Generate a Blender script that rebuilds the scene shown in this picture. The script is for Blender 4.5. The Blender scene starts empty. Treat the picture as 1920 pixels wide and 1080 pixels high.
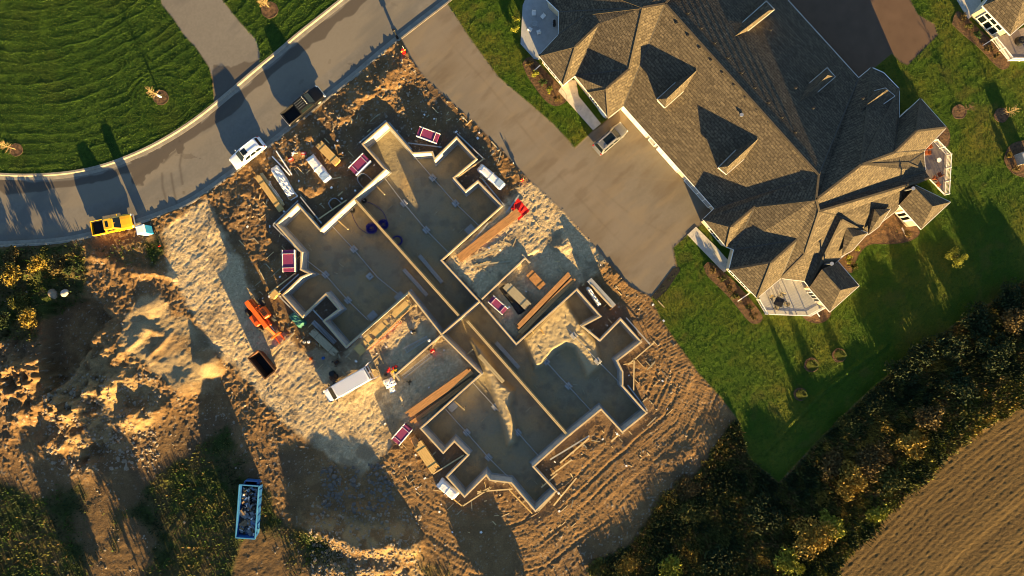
import bpy, bmesh, math, random
import numpy as np
from mathutils import Vector, Matrix
R = math.radians
rnd = random.Random(7)
C = bpy.context.scene
COL = C.collection

# ------------------------------------------------------------------ camera, sky, sun, exposure
H = 91.0          # height of the drone above the ground
F = 1274.0        # focal length in pixels of the 1920 px wide photograph
cam_d = bpy.data.cameras.new('camera'); cam = bpy.data.objects.new('camera', cam_d); COL.objects.link(cam)
cam.location = (0, 0, H); cam.rotation_euler = (0, 0, 0)
cam_d.sensor_width = 36.0; cam_d.lens = 36.0 * F / 1920.0
cam_d.clip_start = 1.0; cam_d.clip_end = 5000.0
C.camera = cam
C.cycles.filter_width = 1.0
SUN_EL = R(8.6)
SUNV = Vector((0.395 * math.cos(SUN_EL), -0.919 * math.cos(SUN_EL), math.sin(SUN_EL))).normalized()   # towards the sun
world = bpy.data.worlds.new('World'); C.world = world; world.use_nodes = True
wn = world.node_tree; wn.nodes.clear()
sky = wn.nodes.new('ShaderNodeTexSky'); sky.sky_type = 'NISHITA'; sky.sun_disc = False
sky.air_density = 0.8; sky.dust_density = 0.1; sky.ozone_density = 1.4; sky.altitude = 300; sky.sun_elevation = SUN_EL; sky.sun_rotation = math.atan2(SUNV.x, SUNV.y)
bg = wn.nodes.new('ShaderNodeBackground'); bg.inputs['Strength'].default_value = 0.05
wo = wn.nodes.new('ShaderNodeOutputWorld')
wn.links.new(sky.outputs[0], bg.inputs[0]); wn.links.new(bg.outputs[0], wo.inputs[0])
sl = bpy.data.lights.new('sun', 'SUN'); sl.energy = 5.0; sl.angle = R(0.5); sl.color = (1.0, 0.66, 0.25)
sun = bpy.data.objects.new('sun', sl); COL.objects.link(sun)
sun.rotation_euler = SUNV.to_track_quat('Z', 'Y').to_euler(); sun.location = (20, -60, 60)
C.view_settings.view_transform = 'Standard'; C.view_settings.look = 'None'
C.view_settings.exposure = 2.68; C.view_settings.gamma = 1.0

# ------------------------------------------------------------------ helpers
def G(px, py, z=0.0):
    k = (H - z) / F
    return Vector(((px - 960) * k, (540 - py) * k, z))

def mat(name, col, rough=0.8, metal=0.0, noise=0.0, scale=4.0, bump=0.0, bscale=20.0, col2=None, spec=0.3, stretch=None, island=0.0, coat=0.0):
    m = bpy.data.materials.new(name); m.use_nodes = True
    nt = m.node_tree; b = nt.nodes['Principled BSDF']; L = nt.links
    b.inputs['Roughness'].default_value = rough; b.inputs['Metallic'].default_value = metal
    b.inputs['Specular IOR Level'].default_value = spec
    if coat: b.inputs['Coat Weight'].default_value = coat
    c1 = (*col, 1); c2 = (*(col2 or tuple(max(0, v * (1 - noise)) for v in col)), 1)
    if noise or col2:
        tc = nt.nodes.new('ShaderNodeTexCoord'); mp = nt.nodes.new('ShaderNodeMapping')
        if stretch: mp.inputs['Scale'].default_value = stretch
        nz = nt.nodes.new('ShaderNodeTexNoise'); nz.inputs['Scale'].default_value = scale; nz.inputs['Detail'].default_value = 5
        nz.inputs['Roughness'].default_value = 0.65
        rp = nt.nodes.new('ShaderNodeMapRange'); rp.inputs[1].default_value = 0.35; rp.inputs[2].default_value = 0.65
        mx = nt.nodes.new('ShaderNodeMix'); mx.data_type = 'RGBA'
        mx.inputs[6].default_value = c1; mx.inputs[7].default_value = c2
        L.new(tc.outputs['Object'], mp.inputs[0]); L.new(mp.outputs[0], nz.inputs['Vector'])
        L.new(nz.outputs[0], rp.inputs[0])
        if island:
            ge = nt.nodes.new('ShaderNodeNewGeometry'); ma = nt.nodes.new('ShaderNodeMath'); ma.operation = 'MULTIPLY_ADD'
            ma.inputs[1].default_value = island; ma.use_clamp = True
            mb_ = nt.nodes.new('ShaderNodeMath'); mb_.operation = 'MULTIPLY'; mb_.inputs[1].default_value = 1 - island
            L.new(rp.outputs[0], mb_.inputs[0]); L.new(ge.outputs['Random Per Island'], ma.inputs[0]); L.new(mb_.outputs[0], ma.inputs[2])
            L.new(ma.outputs[0], mx.inputs[0])
        else:
            L.new(rp.outputs[0], mx.inputs[0])
        L.new(mx.outputs[2], b.inputs['Base Color'])
    else:
        b.inputs['Base Color'].default_value = c1
    if bump:
        tc2 = nt.nodes.new('ShaderNodeTexCoord'); n2 = nt.nodes.new('ShaderNodeTexNoise'); n2.inputs['Scale'].default_value = bscale
        n2.inputs['Detail'].default_value = 4
        bp = nt.nodes.new('ShaderNodeBump'); bp.inputs['Strength'].default_value = 1.0; bp.inputs['Distance'].default_value = bump
        L.new(tc2.outputs['Object'], n2.inputs['Vector']); L.new(n2.outputs[0], bp.inputs['Height']); L.new(bp.outputs[0], b.inputs['Normal'])
    return m

M = dict(
    concrete=mat('concrete', (0.50, 0.47, 0.41), 0.9, noise=0.25, scale=1.5, bump=0.01, bscale=12),
    wallconc=mat('wall_concrete', (0.46, 0.44, 0.40), 0.9, noise=0.35, scale=0.8, bump=0.01, bscale=9),
    pad=mat('pad_concrete', (0.32, 0.32, 0.31), 0.9, noise=0.3, scale=2),
    kerb=mat('kerb_concrete', (0.27, 0.245, 0.20), 0.9, noise=0.3, scale=1.2),
    lumber=mat('yellow_lumber', (0.56, 0.37, 0.13), 0.75, noise=0.3, scale=2, stretch=(1, 6, 6)),
    lumber2=mat('pale_lumber', (0.55, 0.42, 0.21), 0.75, noise=0.3, scale=2, stretch=(1, 6, 6)),
    orangewood=mat('orange_engineered_wood', (0.44, 0.22, 0.075), 0.6, noise=0.35, scale=1.2, stretch=(1, 5, 5)),
    osb=mat('osb_board', (0.46, 0.22, 0.07), 0.8, noise=0.5, scale=5),
    greylumber=mat('weathered_lumber', (0.36, 0.31, 0.20), 0.8, noise=0.35, scale=2, stretch=(1, 6, 6)),
    greyplank=mat('grey_plank', (0.30, 0.31, 0.31), 0.85, noise=0.25, scale=2, stretch=(1, 4, 4)),
    purple=mat('purple_foam', (0.22, 0.035, 0.10), 0.6, noise=0.2, scale=6),
    wrap=mat('white_wrap', (0.78, 0.76, 0.74), 0.35, noise=0.15, scale=3, bump=0.03, bscale=5, spec=0.5),
    bluewrap=mat('blue_grey_film', (0.30, 0.42, 0.60), 0.3, noise=0.3, scale=2, bump=0.03, bscale=4, spec=0.5),
    white=mat('white_paint', (0.80, 0.79, 0.76), 0.45, noise=0.06, scale=2),
    whitepaint=mat('white_car_paint', (0.74, 0.76, 0.80), 0.25, spec=0.5, coat=0.6),
    silver=mat('silver_trim', (0.6, 0.6, 0.62), 0.3, metal=0.8),
    yellowpaint=mat('yellow_car_paint', (0.75, 0.40, 0.008), 0.3, spec=0.5, coat=0.6),
    blackpaint=mat('black_car_paint', (0.006, 0.0065, 0.0075), 0.3, spec=0.25, coat=0.15),
    greypaint=mat('grey_car_paint', (0.15, 0.155, 0.16), 0.35, metal=0.2, spec=0.4, coat=0.3),
    glass=mat('dark_glass', (0.006, 0.011, 0.014), 0.12, spec=0.35),
    rubber=mat('rubber', (0.02, 0.02, 0.02), 0.9),
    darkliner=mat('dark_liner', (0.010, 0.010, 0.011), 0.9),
    headlamp=mat('lamp_lens', (0.7, 0.7, 0.68), 0.15, spec=0.6),
    taillamp=mat('red_lens', (0.45, 0.01, 0.01), 0.25, spec=0.5),
    blue=mat('blue_steel_paint', (0.015, 0.09, 0.30), 0.45, noise=0.3, scale=1.5),
    bluelite=mat('light_blue_rim', (0.06, 0.24, 0.44), 0.45, noise=0.2, scale=2),
    orange=mat('orange_machine_paint', (0.62, 0.10, 0.012), 0.45, noise=0.25, scale=2),
    red=mat('red_plastic', (0.62, 0.012, 0.01), 0.45, noise=0.2, scale=3),
    redtarp=mat('red_tarp', (0.60, 0.012, 0.008), 0.5, noise=0.3, scale=2, bump=0.05, bscale=3),
    greentarp=mat('green_tarp', (0.035, 0.14, 0.115), 0.5, noise=0.5, scale=1.5, bump=0.05, bscale=3),
    yellow=mat('yellow_plastic', (0.75, 0.45, 0.03), 0.45),
    black=mat('black_plastic', (0.012, 0.012, 0.012), 0.5),
    bluehose=mat('blue_hose', (0.012, 0.012, 0.22), 0.5, noise=0.4, scale=4),
    metal=mat('galvanised_metal', (0.45, 0.47, 0.49), 0.4, metal=0.7),
    rust=mat('rusty_brown_steel', (0.10, 0.045, 0.02), 0.8, noise=0.5, scale=3),
    toiletblue=mat('toilet_blue', (0.03, 0.28, 0.52), 0.5),
    toiletwhite=mat('toilet_roof', (0.72, 0.74, 0.76), 0.45),
    stone=mat('limestone', (0.26, 0.21, 0.15), 0.9, noise=0.4, scale=3, island=0.5),
    darkstone=mat('dark_stone', (0.15, 0.13, 0.11), 0.9, noise=0.4, scale=3, island=0.5),
    bark=mat('bark', (0.10, 0.065, 0.04), 0.9, noise=0.4, scale=6),
    palebark=mat('pale_twig', (0.42, 0.30, 0.13), 0.9, noise=0.3, scale=6),
    siding=mat('cream_siding', (0.55, 0.47, 0.34), 0.8, noise=0.08, scale=1),
    deckwood=mat('deck_boards', (0.20, 0.175, 0.165), 0.8, noise=0.25, scale=3, stretch=(1, 1, 1)),
    patio=mat('patio_concrete', (0.34, 0.35, 0.36), 0.9, noise=0.15, scale=1.2),
    mulch=mat('brown_mulch', (0.15, 0.085, 0.042), 0.95, col2=(.045, .028, .016), noise=0.6, scale=2.2, bump=0.08, bscale=5),
    redwood=mat('brown_furniture', (0.22, 0.06, 0.02), 0.6, noise=0.3, scale=4),
    skin=mat('skin', (0.45, 0.25, 0.16), 0.6),
    cloth=mat('dark_brown_jacket', (0.09, 0.035, 0.008), 0.9, noise=0.4, scale=8),
    hivis=mat('hi_vis_vest', (0.62, 0.33, 0.02), 0.7),
    plantgreen=mat('green_leaf', (0.055, 0.10, 0.015), 0.8, col2=(0.02, 0.045, 0.008), island=0.7),
    planty=mat('yellow_green_leaf', (0.30, 0.30, 0.025), 0.8, col2=(0.09, 0.11, 0.014), island=0.7),
    plantgold=mat('golden_leaf', (0.30, 0.21, 0.028), 0.8, col2=(0.12, 0.085, 0.015), island=0.7, scale=.35),
    plantbrown=mat('brown_leaf', (0.13, 0.088, 0.026), 0.9, col2=(0.055, 0.045, 0.014), island=0.6, scale=.35),
    plantolive=mat('olive_leaf', (0.105, 0.105, 0.018), 0.9, col2=(0.04, 0.05, 0.010), island=0.6, scale=.35),
    turf=mat('turf_blade', (0.050, 0.095, 0.007), 0.9, col2=(0.022, 0.048, 0.004), island=0.6, scale=.25),
    plantconifer=mat('conifer_needles', (0.09, 0.115, 0.012), 0.8, col2=(0.03, 0.05, 0.008), island=0.6),
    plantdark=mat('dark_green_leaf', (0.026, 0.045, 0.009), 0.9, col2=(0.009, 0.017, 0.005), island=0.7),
)

XF = {}     # matrices of parents
def tag(o, label=None, cat=None, group=None, kind=None):
    if label: o['label'] = label
    if cat: o['category'] = cat
    if group: o['group'] = group
    if kind: o['kind'] = kind
    return o

def thing(name, label, cat, loc, rz=0.0, group=None):
    o = bpy.data.objects.new(name, None); COL.objects.link(o)
    o.empty_display_size = 0.3
    o.location = loc; o.rotation_euler = (0, 0, rz)
    XF[o.name] = Matrix.Translation(Vector(loc)) @ Matrix.Rotation(rz, 4, 'Z')
    return tag(o, label, cat, group)

class MB:
    def __init__(s): s.v = []; s.f = []; s.sm = False
    def add(s, vs, fs):
        n = len(s.v); s.v += [tuple(v) for v in vs]; s.f += [tuple(i + n for i in f) for f in fs]; return s
    def box(s, c, d, rz=0.0, rx=0.0, ry=0.0, taper=1.0):
        m = Matrix.Translation(Vector(c)) @ Matrix.Rotation(rz, 4, 'Z') @ Matrix.Rotation(ry, 4, 'Y') @ Matrix.Rotation(rx, 4, 'X')
        x, y, z = d[0] / 2, d[1] / 2, d[2] / 2
        vs = [m @ Vector(p) for p in ((-x, -y, -z), (x, -y, -z), (x, y, -z), (-x, y, -z), (-x * taper, -y * taper, z), (x * taper, -y * taper, z), (x * taper, y * taper, z), (-x * taper, y * taper, z))]
        return s.add(vs, [(0, 3, 2, 1), (4, 5, 6, 7), (0, 1, 5, 4), (1, 2, 6, 5), (2, 3, 7, 6), (3, 0, 4, 7)])
    def bbox(s, c, d, b=0.05, rz=0.0):
        """box with chamfered vertical and top edges"""
        x, y, z = d[0] / 2, d[1] / 2, d[2]
        m = Matrix.Translation(Vector(c)) @ Matrix.Rotation(rz, 4, 'Z')
        def ring(ix, zz):
            xx, yy = x - ix, y - ix
            return [(-xx + b, -yy, zz), (xx - b, -yy, zz), (xx, -yy + b, zz), (xx, yy - b, zz), (xx - b, yy, zz), (-xx + b, yy, zz), (-xx, yy - b, zz), (-xx, -yy + b, zz)]
        vs = ring(0, -z / 2) + ring(0, z / 2 - b) + ring(b, z / 2)
        fs = [tuple(reversed(range(8)))]
        for k in (0, 8):
            for i in range(8): fs.append((k + i, k + (i + 1) % 8, k + 8 + (i + 1) % 8, k + 8 + i))
        fs.append(tuple(range(16, 24)))
        return s.add([m @ Vector(v) for v in vs], fs)
    def beam(s, a, b, w, h):
        a = Vector(a); b = Vector(b); d = b - a; L = d.length
        if L < 1e-4: return s
        q = d.to_track_quat('X', 'Z').to_matrix().to_4x4(); m = Matrix.Translation((a + b) / 2) @ q
        x, y, z = L / 2, w / 2, h / 2
        vs = [m @ Vector(p) for p in ((-x, -y, -z), (x, -y, -z), (x, y, -z), (-x, y, -z), (-x, -y, z), (x, -y, z), (x, y, z), (-x, y, z))]
        return s.add(vs, [(0, 3, 2, 1), (4, 5, 6, 7), (0, 1, 5, 4), (1, 2, 6, 5), (2, 3, 7, 6), (3, 0, 4, 7)])
    def cyl(s, a, b, r, n=12, r2=None):
        a = Vector(a); b = Vector(b); d = b - a
        if d.length < 1e-5: return s
        q = d.to_track_quat('Z', 'Y'); r2 = r if r2 is None else r2
        vs = []
        for p, rr in ((a, r), (b, r2)):
            for i in range(n):
                t = 2 * math.pi * i / n; vs.append(p + q @ Vector((rr * math.cos(t), rr * math.sin(t), 0)))
        fs = [(i, (i + 1) % n, n + (i + 1) % n, n + i) for i in range(n)] + [tuple(reversed(range(n))), tuple(range(n, 2 * n))]
        return s.add(vs, fs)
    def tube(s, pts, r, n=6):
        for a, b in zip(pts, pts[1:]): s.cyl(a, b, r, n)
        return s
    def prism(s, pts, z0, z1):
        n = len(pts); ar = sum(pts[i][0] * pts[(i + 1) % n][1] - pts[(i + 1) % n][0] * pts[i][1] for i in range(n))
        if ar < 0: pts = list(reversed(pts))
        vs = [(p[0], p[1], z0) for p in pts] + [(p[0], p[1], z1) for p in pts]
        return s.add(vs, [tuple(reversed(range(n))), tuple(range(n, 2 * n))] + [(i, (i + 1) % n, n + (i + 1) % n, n + i) for i in range(n)])
    def loft(s, rings, cap=True):
        n = len(rings[0]); vs = [p for r in rings for p in r]; fs = []
        for k in range(len(rings) - 1):
            for i in range(n): fs.append((k * n + i, k * n + (i + 1) % n, (k + 1) * n + (i + 1) % n, (k + 1) * n + i))
        if cap: fs.append(tuple(reversed(range(n)))); fs.append(tuple(range((len(rings) - 1) * n, len(rings) * n)))
        return s.add(vs, fs)
    def rock(s, c, r, rg=rnd, fl=0.6):
        vs = []
        ph = (1 + 5 ** .5) / 2
        base = [(-1, ph, 0), (1, ph, 0), (-1, -ph, 0), (1, -ph, 0), (0, -1, ph), (0, 1, ph), (0, -1, -ph), (0, 1, -ph), (ph, 0, -1), (ph, 0, 1), (-ph, 0, -1), (-ph, 0, 1)]
        a = rg.uniform(0, 6.28); ca, sa = math.cos(a), math.sin(a); sx, sy = rg.uniform(.7, 1.3), rg.uniform(.7, 1.2)
        for x, y, z in base:
            k = r * rg.uniform(.35, .62); x, y, z = x * k * sx, y * k * sy, z * k * fl
            vs.append((c[0] + x * ca - y * sa, c[1] + x * sa + y * ca, c[2] + z))
        return s.add(vs, [(0, 11, 5), (0, 5, 1), (0, 1, 7), (0, 7, 10), (0, 10, 11), (1, 5, 9), (5, 11, 4), (11, 10, 2), (10, 7, 6), (7, 1, 8), (3, 9, 4), (3, 4, 2), (3, 2, 6), (3, 6, 8), (3, 8, 9), (4, 9, 5), (2, 4, 11), (6, 2, 10), (8, 6, 7), (9, 8, 1)])
    def ball(s, c, r, n=10, m=7, sc=(1, 1, 1)):
        rings = []
        for j in range(1, m):
            t = math.pi * j / m
            rings.append([(c[0] + sc[0] * r * math.sin(t) * math.cos(2 * math.pi * i / n), c[1] + sc[1] * r * math.sin(t) * math.sin(2 * math.pi * i / n), c[2] - sc[2] * r * math.cos(t)) for i in range(n)])
        return s.loft(rings)
    def build(s, name, m, parent=None, world=False, smooth=False, bevel=0):
        if not s.v: return None
        me = bpy.data.meshes.new(name)
        vs = s.v
        if world and parent is not None:
            inv = XF[parent.name].inverted(); vs = [tuple(inv @ Vector(v)) for v in vs]
        me.from_pydata(vs, [], s.f); me.materials.append(M[m] if isinstance(m, str) else m)
        if smooth: me.polygons.foreach_set('use_smooth', [True] * len(me.polygons))
        me.update()
        o = bpy.data.objects.new(name, me); COL.objects.link(o)
        if parent is not None: o.parent = parent
        if bevel:
            b = o.modifiers.new('bevel', 'BEVEL'); b.width = bevel; b.segments = 2; b.limit_method = 'ANGLE'
        return o

# numpy noise -------------------------------------------------------
_rs = np.random.RandomState(11)
LAT = _rs.rand(257, 257).astype(np.float32)
LAT[256] = LAT[0]; LAT[:, 256] = LAT[:, 0]
def vn(x, y, s=0):
    x = x + s * 17.13 + 500.3; y = y + s * 9.71 + 700.7
    xi = np.floor(x).astype(np.int64); yi = np.floor(y).astype(np.int64)
    fx = (x - xi); fy = (y - yi); fx = fx * fx * (3 - 2 * fx); fy = fy * fy * (3 - 2 * fy)
    xi &= 255; yi &= 255
    a = LAT[xi, yi]; b = LAT[xi + 1, yi]; c = LAT[xi, yi + 1]; d = LAT[xi + 1, yi + 1]
    return (a + (b - a) * fx + (c - a) * fy + (a - b - c + d) * fx * fy)
def fbm(x, y, s=0, o=4, g=0.5):
    t = 0; a = 1; n = 0
    for k in range(o):
        t = t + a * vn(x * 2 ** k, y * 2 ** k, s + k * 3); n += a; a *= g
    return t / n
def ridged(x, y, s=0, o=3):
    t = 0; a = 1; n = 0
    for k in range(o):
        t = t + a * (1 - np.abs(2 * vn(x * 2 ** k, y * 2 ** k, s + k * 5) - 1)); n += a; a *= .5
    return t / n
def sstep(a, b, x):
    t = np.clip((x - a) / (b - a), 0, 1); return t * t * (3 - 2 * t)
def pdist(px, py, poly, closed=True):
    """distance to a polyline (photo px points on the ground -> metres), sign (<0 inside), arc length"""
    P = [G(*q) for q in poly]; n = len(P); best = np.full(px.shape, 1e9, np.float32); arc = np.zeros(px.shape, np.float32)
    ins = np.zeros(px.shape, bool); sgn = np.ones(px.shape, np.float32); acc = 0.0
    for i in range(n if closed else n - 1):
        a, b = P[i], P[(i + 1) % n]; dx, dy = b.x - a.x, b.y - a.y; L2 = dx * dx + dy * dy
        t = np.clip(((px - a.x) * dx + (py - a.y) * dy) / L2, 0, 1)
        ex = px - a.x - t * dx; ey = py - a.y - t * dy; d = np.sqrt(ex * ex + ey * ey)
        m = d < best; best = np.where(m, d, best); L = math.sqrt(L2)
        arc = np.where(m, acc + t * L, arc); sgn = np.where(m, np.sign((px - a.x) * dy - (py - a.y) * dx), sgn); acc += L
        if closed:
            if abs(dy) > 1e-9:
                c = ((a.y > py) != (b.y > py)) & (px < dx * (py - a.y) / dy + a.x); ins ^= c
    if closed: return np.where(ins, -best, best), arc
    return best * sgn, arc

# ------------------------------------------------------------------ outlines (photo pixels, on the ground)
KERB_IN = [(-120, 318), (0, 328), (60, 330), (130, 325), (185, 314), (232, 298), (290, 272), (350, 236), (400, 198), (450, 156), (480, 130), (520, 98), (560, 63), (600, 32), (640, 0), (720, -64)]
KERB_OUT = [(-120, 466), (0, 461), (100, 456), (160, 446), (265, 417), (310, 400), (350, 385), (405, 348), (470, 300), (547, 240), (610, 186), (655, 152), (717, 98), (755, 68), (800, 33), (837, 5), (930, -68)]
DRIVE1 = [(290, -60), (303, 8), (325, 35), (345, 66), (368, 90), (392, 126), (400, 150), (402, 196), (440, 170), (486, 124), (488, 95), (480, 74), (450, 42), (417, 0), (390, -60)]
LAWN_A = [(-140, -140), (280, -140), (303, 8), (325, 35), (345, 66), (368, 90), (392, 126), (398, 150), (402, 196), (350, 236), (290, 272), (232, 298), (185, 314), (130, 325), (60, 330), (0, 328), (-140, 320)]
LAWN_B = [(380, -120), (417, 0), (450, 42), (480, 74), (487, 100), (488, 123), (520, 98), (560, 63), (600, 32), (640, 0), (740, -120)]
DRIVE2 = [(752, 72), (770, 110), (800, 150), (845, 190), (895, 235), (945, 285), (985, 330), (1060, 400), (1130, 480), (1180, 535), (1220, 556), (1238, 540), (1268, 505), (1262, 465), (1290, 438), (1310, 425), (1345, 400), (1300, 330), (1175, 195), (1128, 235), (1112, 245), (1078, 277), (1040, 235), (1000, 200), (935, 145), (880, 70), (840, 8), (837, 5), (800, 33)]
LAWN_C = [(840, 8), (880, 70), (935, 145), (1000, 200), (1040, 235), (1078, 277), (1112, 246), (1180, 190), (1200, 60), (1100, -100), (800, -100), (845, -10)]
LAWN_D = [(1262, 465), (1270, 500), (1238, 541), (1221, 558), (1240, 600), (1275, 650), (1310, 700), (1352, 745), (1385, 790), (1405, 860), (1460, 905), (1530, 830), (1600, 760), (1650, 715), (1720, 660), (1800, 600), (1870, 560), (2040, 440), (2040, -140), (1620, -140), (1640, 150), (1400, 200), (1300, 400), (1290, 440)]
DRIVE3 = [(1560, -140), (1707, -140), (1707, 0), (1722, 28), (1752, 45), (1759, 65), (1702, 122), (1688, 116), (1672, 100), (1600, 160), (1450, 40), (1440, -140)]
FIELD = [(1500, 1130), (1590, 1040), (1648, 985), (1700, 925), (1780, 850), (1850, 800), (1930, 755), (2060, 680), (2060, 1230), (1500, 1230)]
GRAVEL = [
 [(302, 440), (350, 400), (388, 374), (425, 440), (455, 500), (478, 555), (505, 610), (560, 650), (640, 665), (700, 610), (766, 548), (828, 627), (902, 701), (788, 800), (745, 820), (705, 862), (680, 890), (625, 865), (562, 815), (500, 755), (445, 695), (395, 650), (358, 585), (318, 515)],
 [(828, 488), (941, 386), (975, 350), (1005, 335), (1060, 400), (1110, 450), (1145, 492), (1120, 510), (1082, 542), (968, 645), (899, 565)]]
SANDS = [[(232, 600), (262, 560), (300, 545), (322, 590), (352, 600), (400, 650), (417, 700), (395, 742), (330, 732), (285, 690), (235, 655)]]
FN = [(680, 270), (725, 230), (774, 287), (810, 285), (815, 298), (856, 257), (893, 298), (851, 333), (873, 358), (896, 339), (941, 386), (842, 475), (828, 488), (899, 565), (828, 627), (766, 548), (649, 651), (607, 602), (636, 580), (611, 551), (567, 594), (530, 553), (564, 520), (580, 513), (564, 505), (565, 473), (519, 421), (558, 383), (600, 431), (664, 372), (722, 318)]
FS = [(899, 565), (968, 645), (1082, 542), (1126, 593), (1092, 611), (1125, 638), (1164, 598), (1202, 641), (1157, 676), (1167, 697), (1167, 723), (1212, 774), (1167, 810), (1127, 767), (1063, 819), (1000, 875), (1042, 921), (1004, 958), (959, 905), (919, 900), (912, 890), (871, 931), (838, 894), (878, 853), (852, 827), (831, 849), (789, 803), (902, 701), (828, 627)]
ZW = 0.9; ZF = -1.5
def top(q, z=ZW): return G(q[0], q[1], z)
def to0(q, z=ZW):     # photo px of the same plan point if it lay on the ground
    k = (H - z) / H; return (960 + (q[0] - 960) * k, 540 + (q[1] - 540) * k)

# ------------------------------------------------------------------ terrain: one sheet out to the horizon
CELL = 0.13
ix = np.arange(-74, 74.001, CELL); iy = np.arange(-43.2, 43.2001, CELL)
out = np.array([0.3, 0.8, 1.6, 3, 6, 12, 25, 60, 150, 400, 1000, 2500], float)
XS = np.concatenate([ix[0] - out[::-1], ix, ix[-1] + out]); YS = np.concatenate([iy[0] - out[::-1], iy, iy[-1] + out])
X, Y = np.meshgrid(XS, YS, indexing='ij'); X = X.astype(np.float32); Y = Y.astype(np.float32)
wx = X + 1.1 * (fbm(X * .5, Y * .5, 40) - .5) + .5 * (vn(X * 2.2, Y * 2.2, 41) - .5); wy = Y + 1.1 * (fbm(X * .5, Y * .5, 50) - .5) + .5 * (vn(X * 2.2, Y * 2.2, 51) - .5)
def area(poly, soft=0.12, warp=False):
    d, _ = pdist(wx if warp else X, wy if warp else Y, poly); return 1 - sstep(-soft, soft, d)
mLA = np.maximum(area(LAWN_A, .08), area(LAWN_B, .08)); mLC = area(LAWN_C, .08)
mLD = area(LAWN_D, .15, False)
mroad_d1, arc_in = pdist(X, Y, KERB_IN, False); mroad_d2, arc_out = pdist(X, Y, KERB_OUT, False)
ROADP = KERB_IN + KERB_OUT[::-1]
mRd = area(ROADP, .08)
mD1 = area(DRIVE1, .08); mD2 = area(DRIVE2, .12); mD3 = area(DRIVE3, .08)
mAsp = np.clip(mRd + mD1 + mD2 + mD3, 0, 1); mLD = mLD * (1 - np.clip(mD3 + mD2, 0, 1)); mLC = mLC * (1 - mD2)
mGr = np.clip(area(GRAVEL[0], .5, True) + area(GRAVEL[1], .5, True), 0, 1)
mSa = area(SANDS[0], .4, True)
dFi, aFi = pdist(X + .5 * (vn(X * 1.2, Y * 1.2, 3) - .5), Y, FIELD); mFi = 1 - sstep(-.4, .4, dFi)
FN0 = [to0(q) for q in FN]; FS0 = [to0(q) for q in FS]
dN, _ = pdist(X, Y, FN0); dS, _ = pdist(X, Y, FS0)
dFn = np.minimum(dN, dS)
mPit = (dFn < -0.02).astype(np.float32)
VEG = [[(-60, 470), (60, 462), (150, 462), (165, 500), (150, 560), (80, 600), (78, 640), (-60, 640)],
       [(-60, 860), (60, 940), (150, 900), (230, 960), (330, 860), (420, 800), (480, 900), (540, 980), (620, 1000), (720, 1140), (-60, 1140)],
       [(270, 450), (300, 440), (310, 470), (285, 500), (265, 480)],
       [(160, 465), (262, 440), (300, 470), (262, 505), (225, 490)],
       [(1000, 1140), (1080, 1080), (1200, 1010), (1240, 930), (1310, 890), (1330, 850), (1380, 780), (1460, 905), (1530, 830), (1600, 760), (1650, 715), (1720, 660), (1800, 600), (1870, 560), (2040, 440), (2060, 680), (1930, 755), (1850, 800), (1780, 850), (1700, 925), (1648, 985), (1590, 1040), (1500, 1140)],
       [(780, 1020), (850, 1040), (860, 1100), (790, 1100)]]
VEGW = [1, .75, .8, .35, 1, .7]
mVe = np.zeros_like(X)
for p_, w_ in zip(VEG, VEGW): mVe = np.maximum(mVe, area(p_, .9, True) * w_)
mVe *= (1 - mAsp) * (1 - mLD * .999)
dirtm = np.clip(1 - mAsp - mLA - mLC - mLD - mFi - mGr - mSa, 0, 1)
noveg_far = (np.abs(X) > 74) | (np.abs(Y) > 43.2)

# --- heights
Z = np.zeros_like(X)
def bump(px, py, h, sx, sy=None, rot=0.0, p=2.0, rough=0.0):
    """a heap: centre in photo px, height m, radii in photo px"""
    global Z
    c = G(px, py); sy = sy or sx; k = H / F; a = R(rot)
    dx = X - c.x; dy = Y - c.y; u = (dx * math.cos(a) + dy * math.sin(a)) / (sx * k); v = (-dx * math.sin(a) + dy * math.cos(a)) / (sy * k)
    g = np.exp(-np.power(u * u + v * v, p / 2))
    if rough: g = g * (1 + rough * (2 * fbm(X * .8, Y * .8, int(px)) - 1))
    Z = Z + (h * g).astype(np.float32)
def cone(px, py, h, r, rough=0.15, s=0):
    global Z
    c = G(px, py); k = H / F; d = np.hypot(X - c.x, Y - c.y) / (r * k) * (1 + rough * (2 * fbm(X * .4, Y * .4, s + int(px)) - 1))
    Z = np.maximum(Z, Z * 0 + (h * np.clip(1 - d, 0, 1)).astype(np.float32) + Z * np.clip(d, 0, 1))
def berm(pts, h, w, steep=0):
    """ridge along a polyline; steep: metres of cliff on the left side"""
    global Z
    d, a = pdist(X, Y, pts, False); d = d * (H / H)
    d = d + .5 * (2 * fbm(X * .6, Y * .6, 77) - 1)
    Z = Z + (h * np.exp(-(d / w) ** 2)).astype(np.float32)
def pitp(poly, depth, soft=1.2):
    global Z
    d, _ = pdist(wx, wy, poly); Z = Z - (depth * (1 - sstep(-soft, .25, d))).astype(np.float32)

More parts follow.
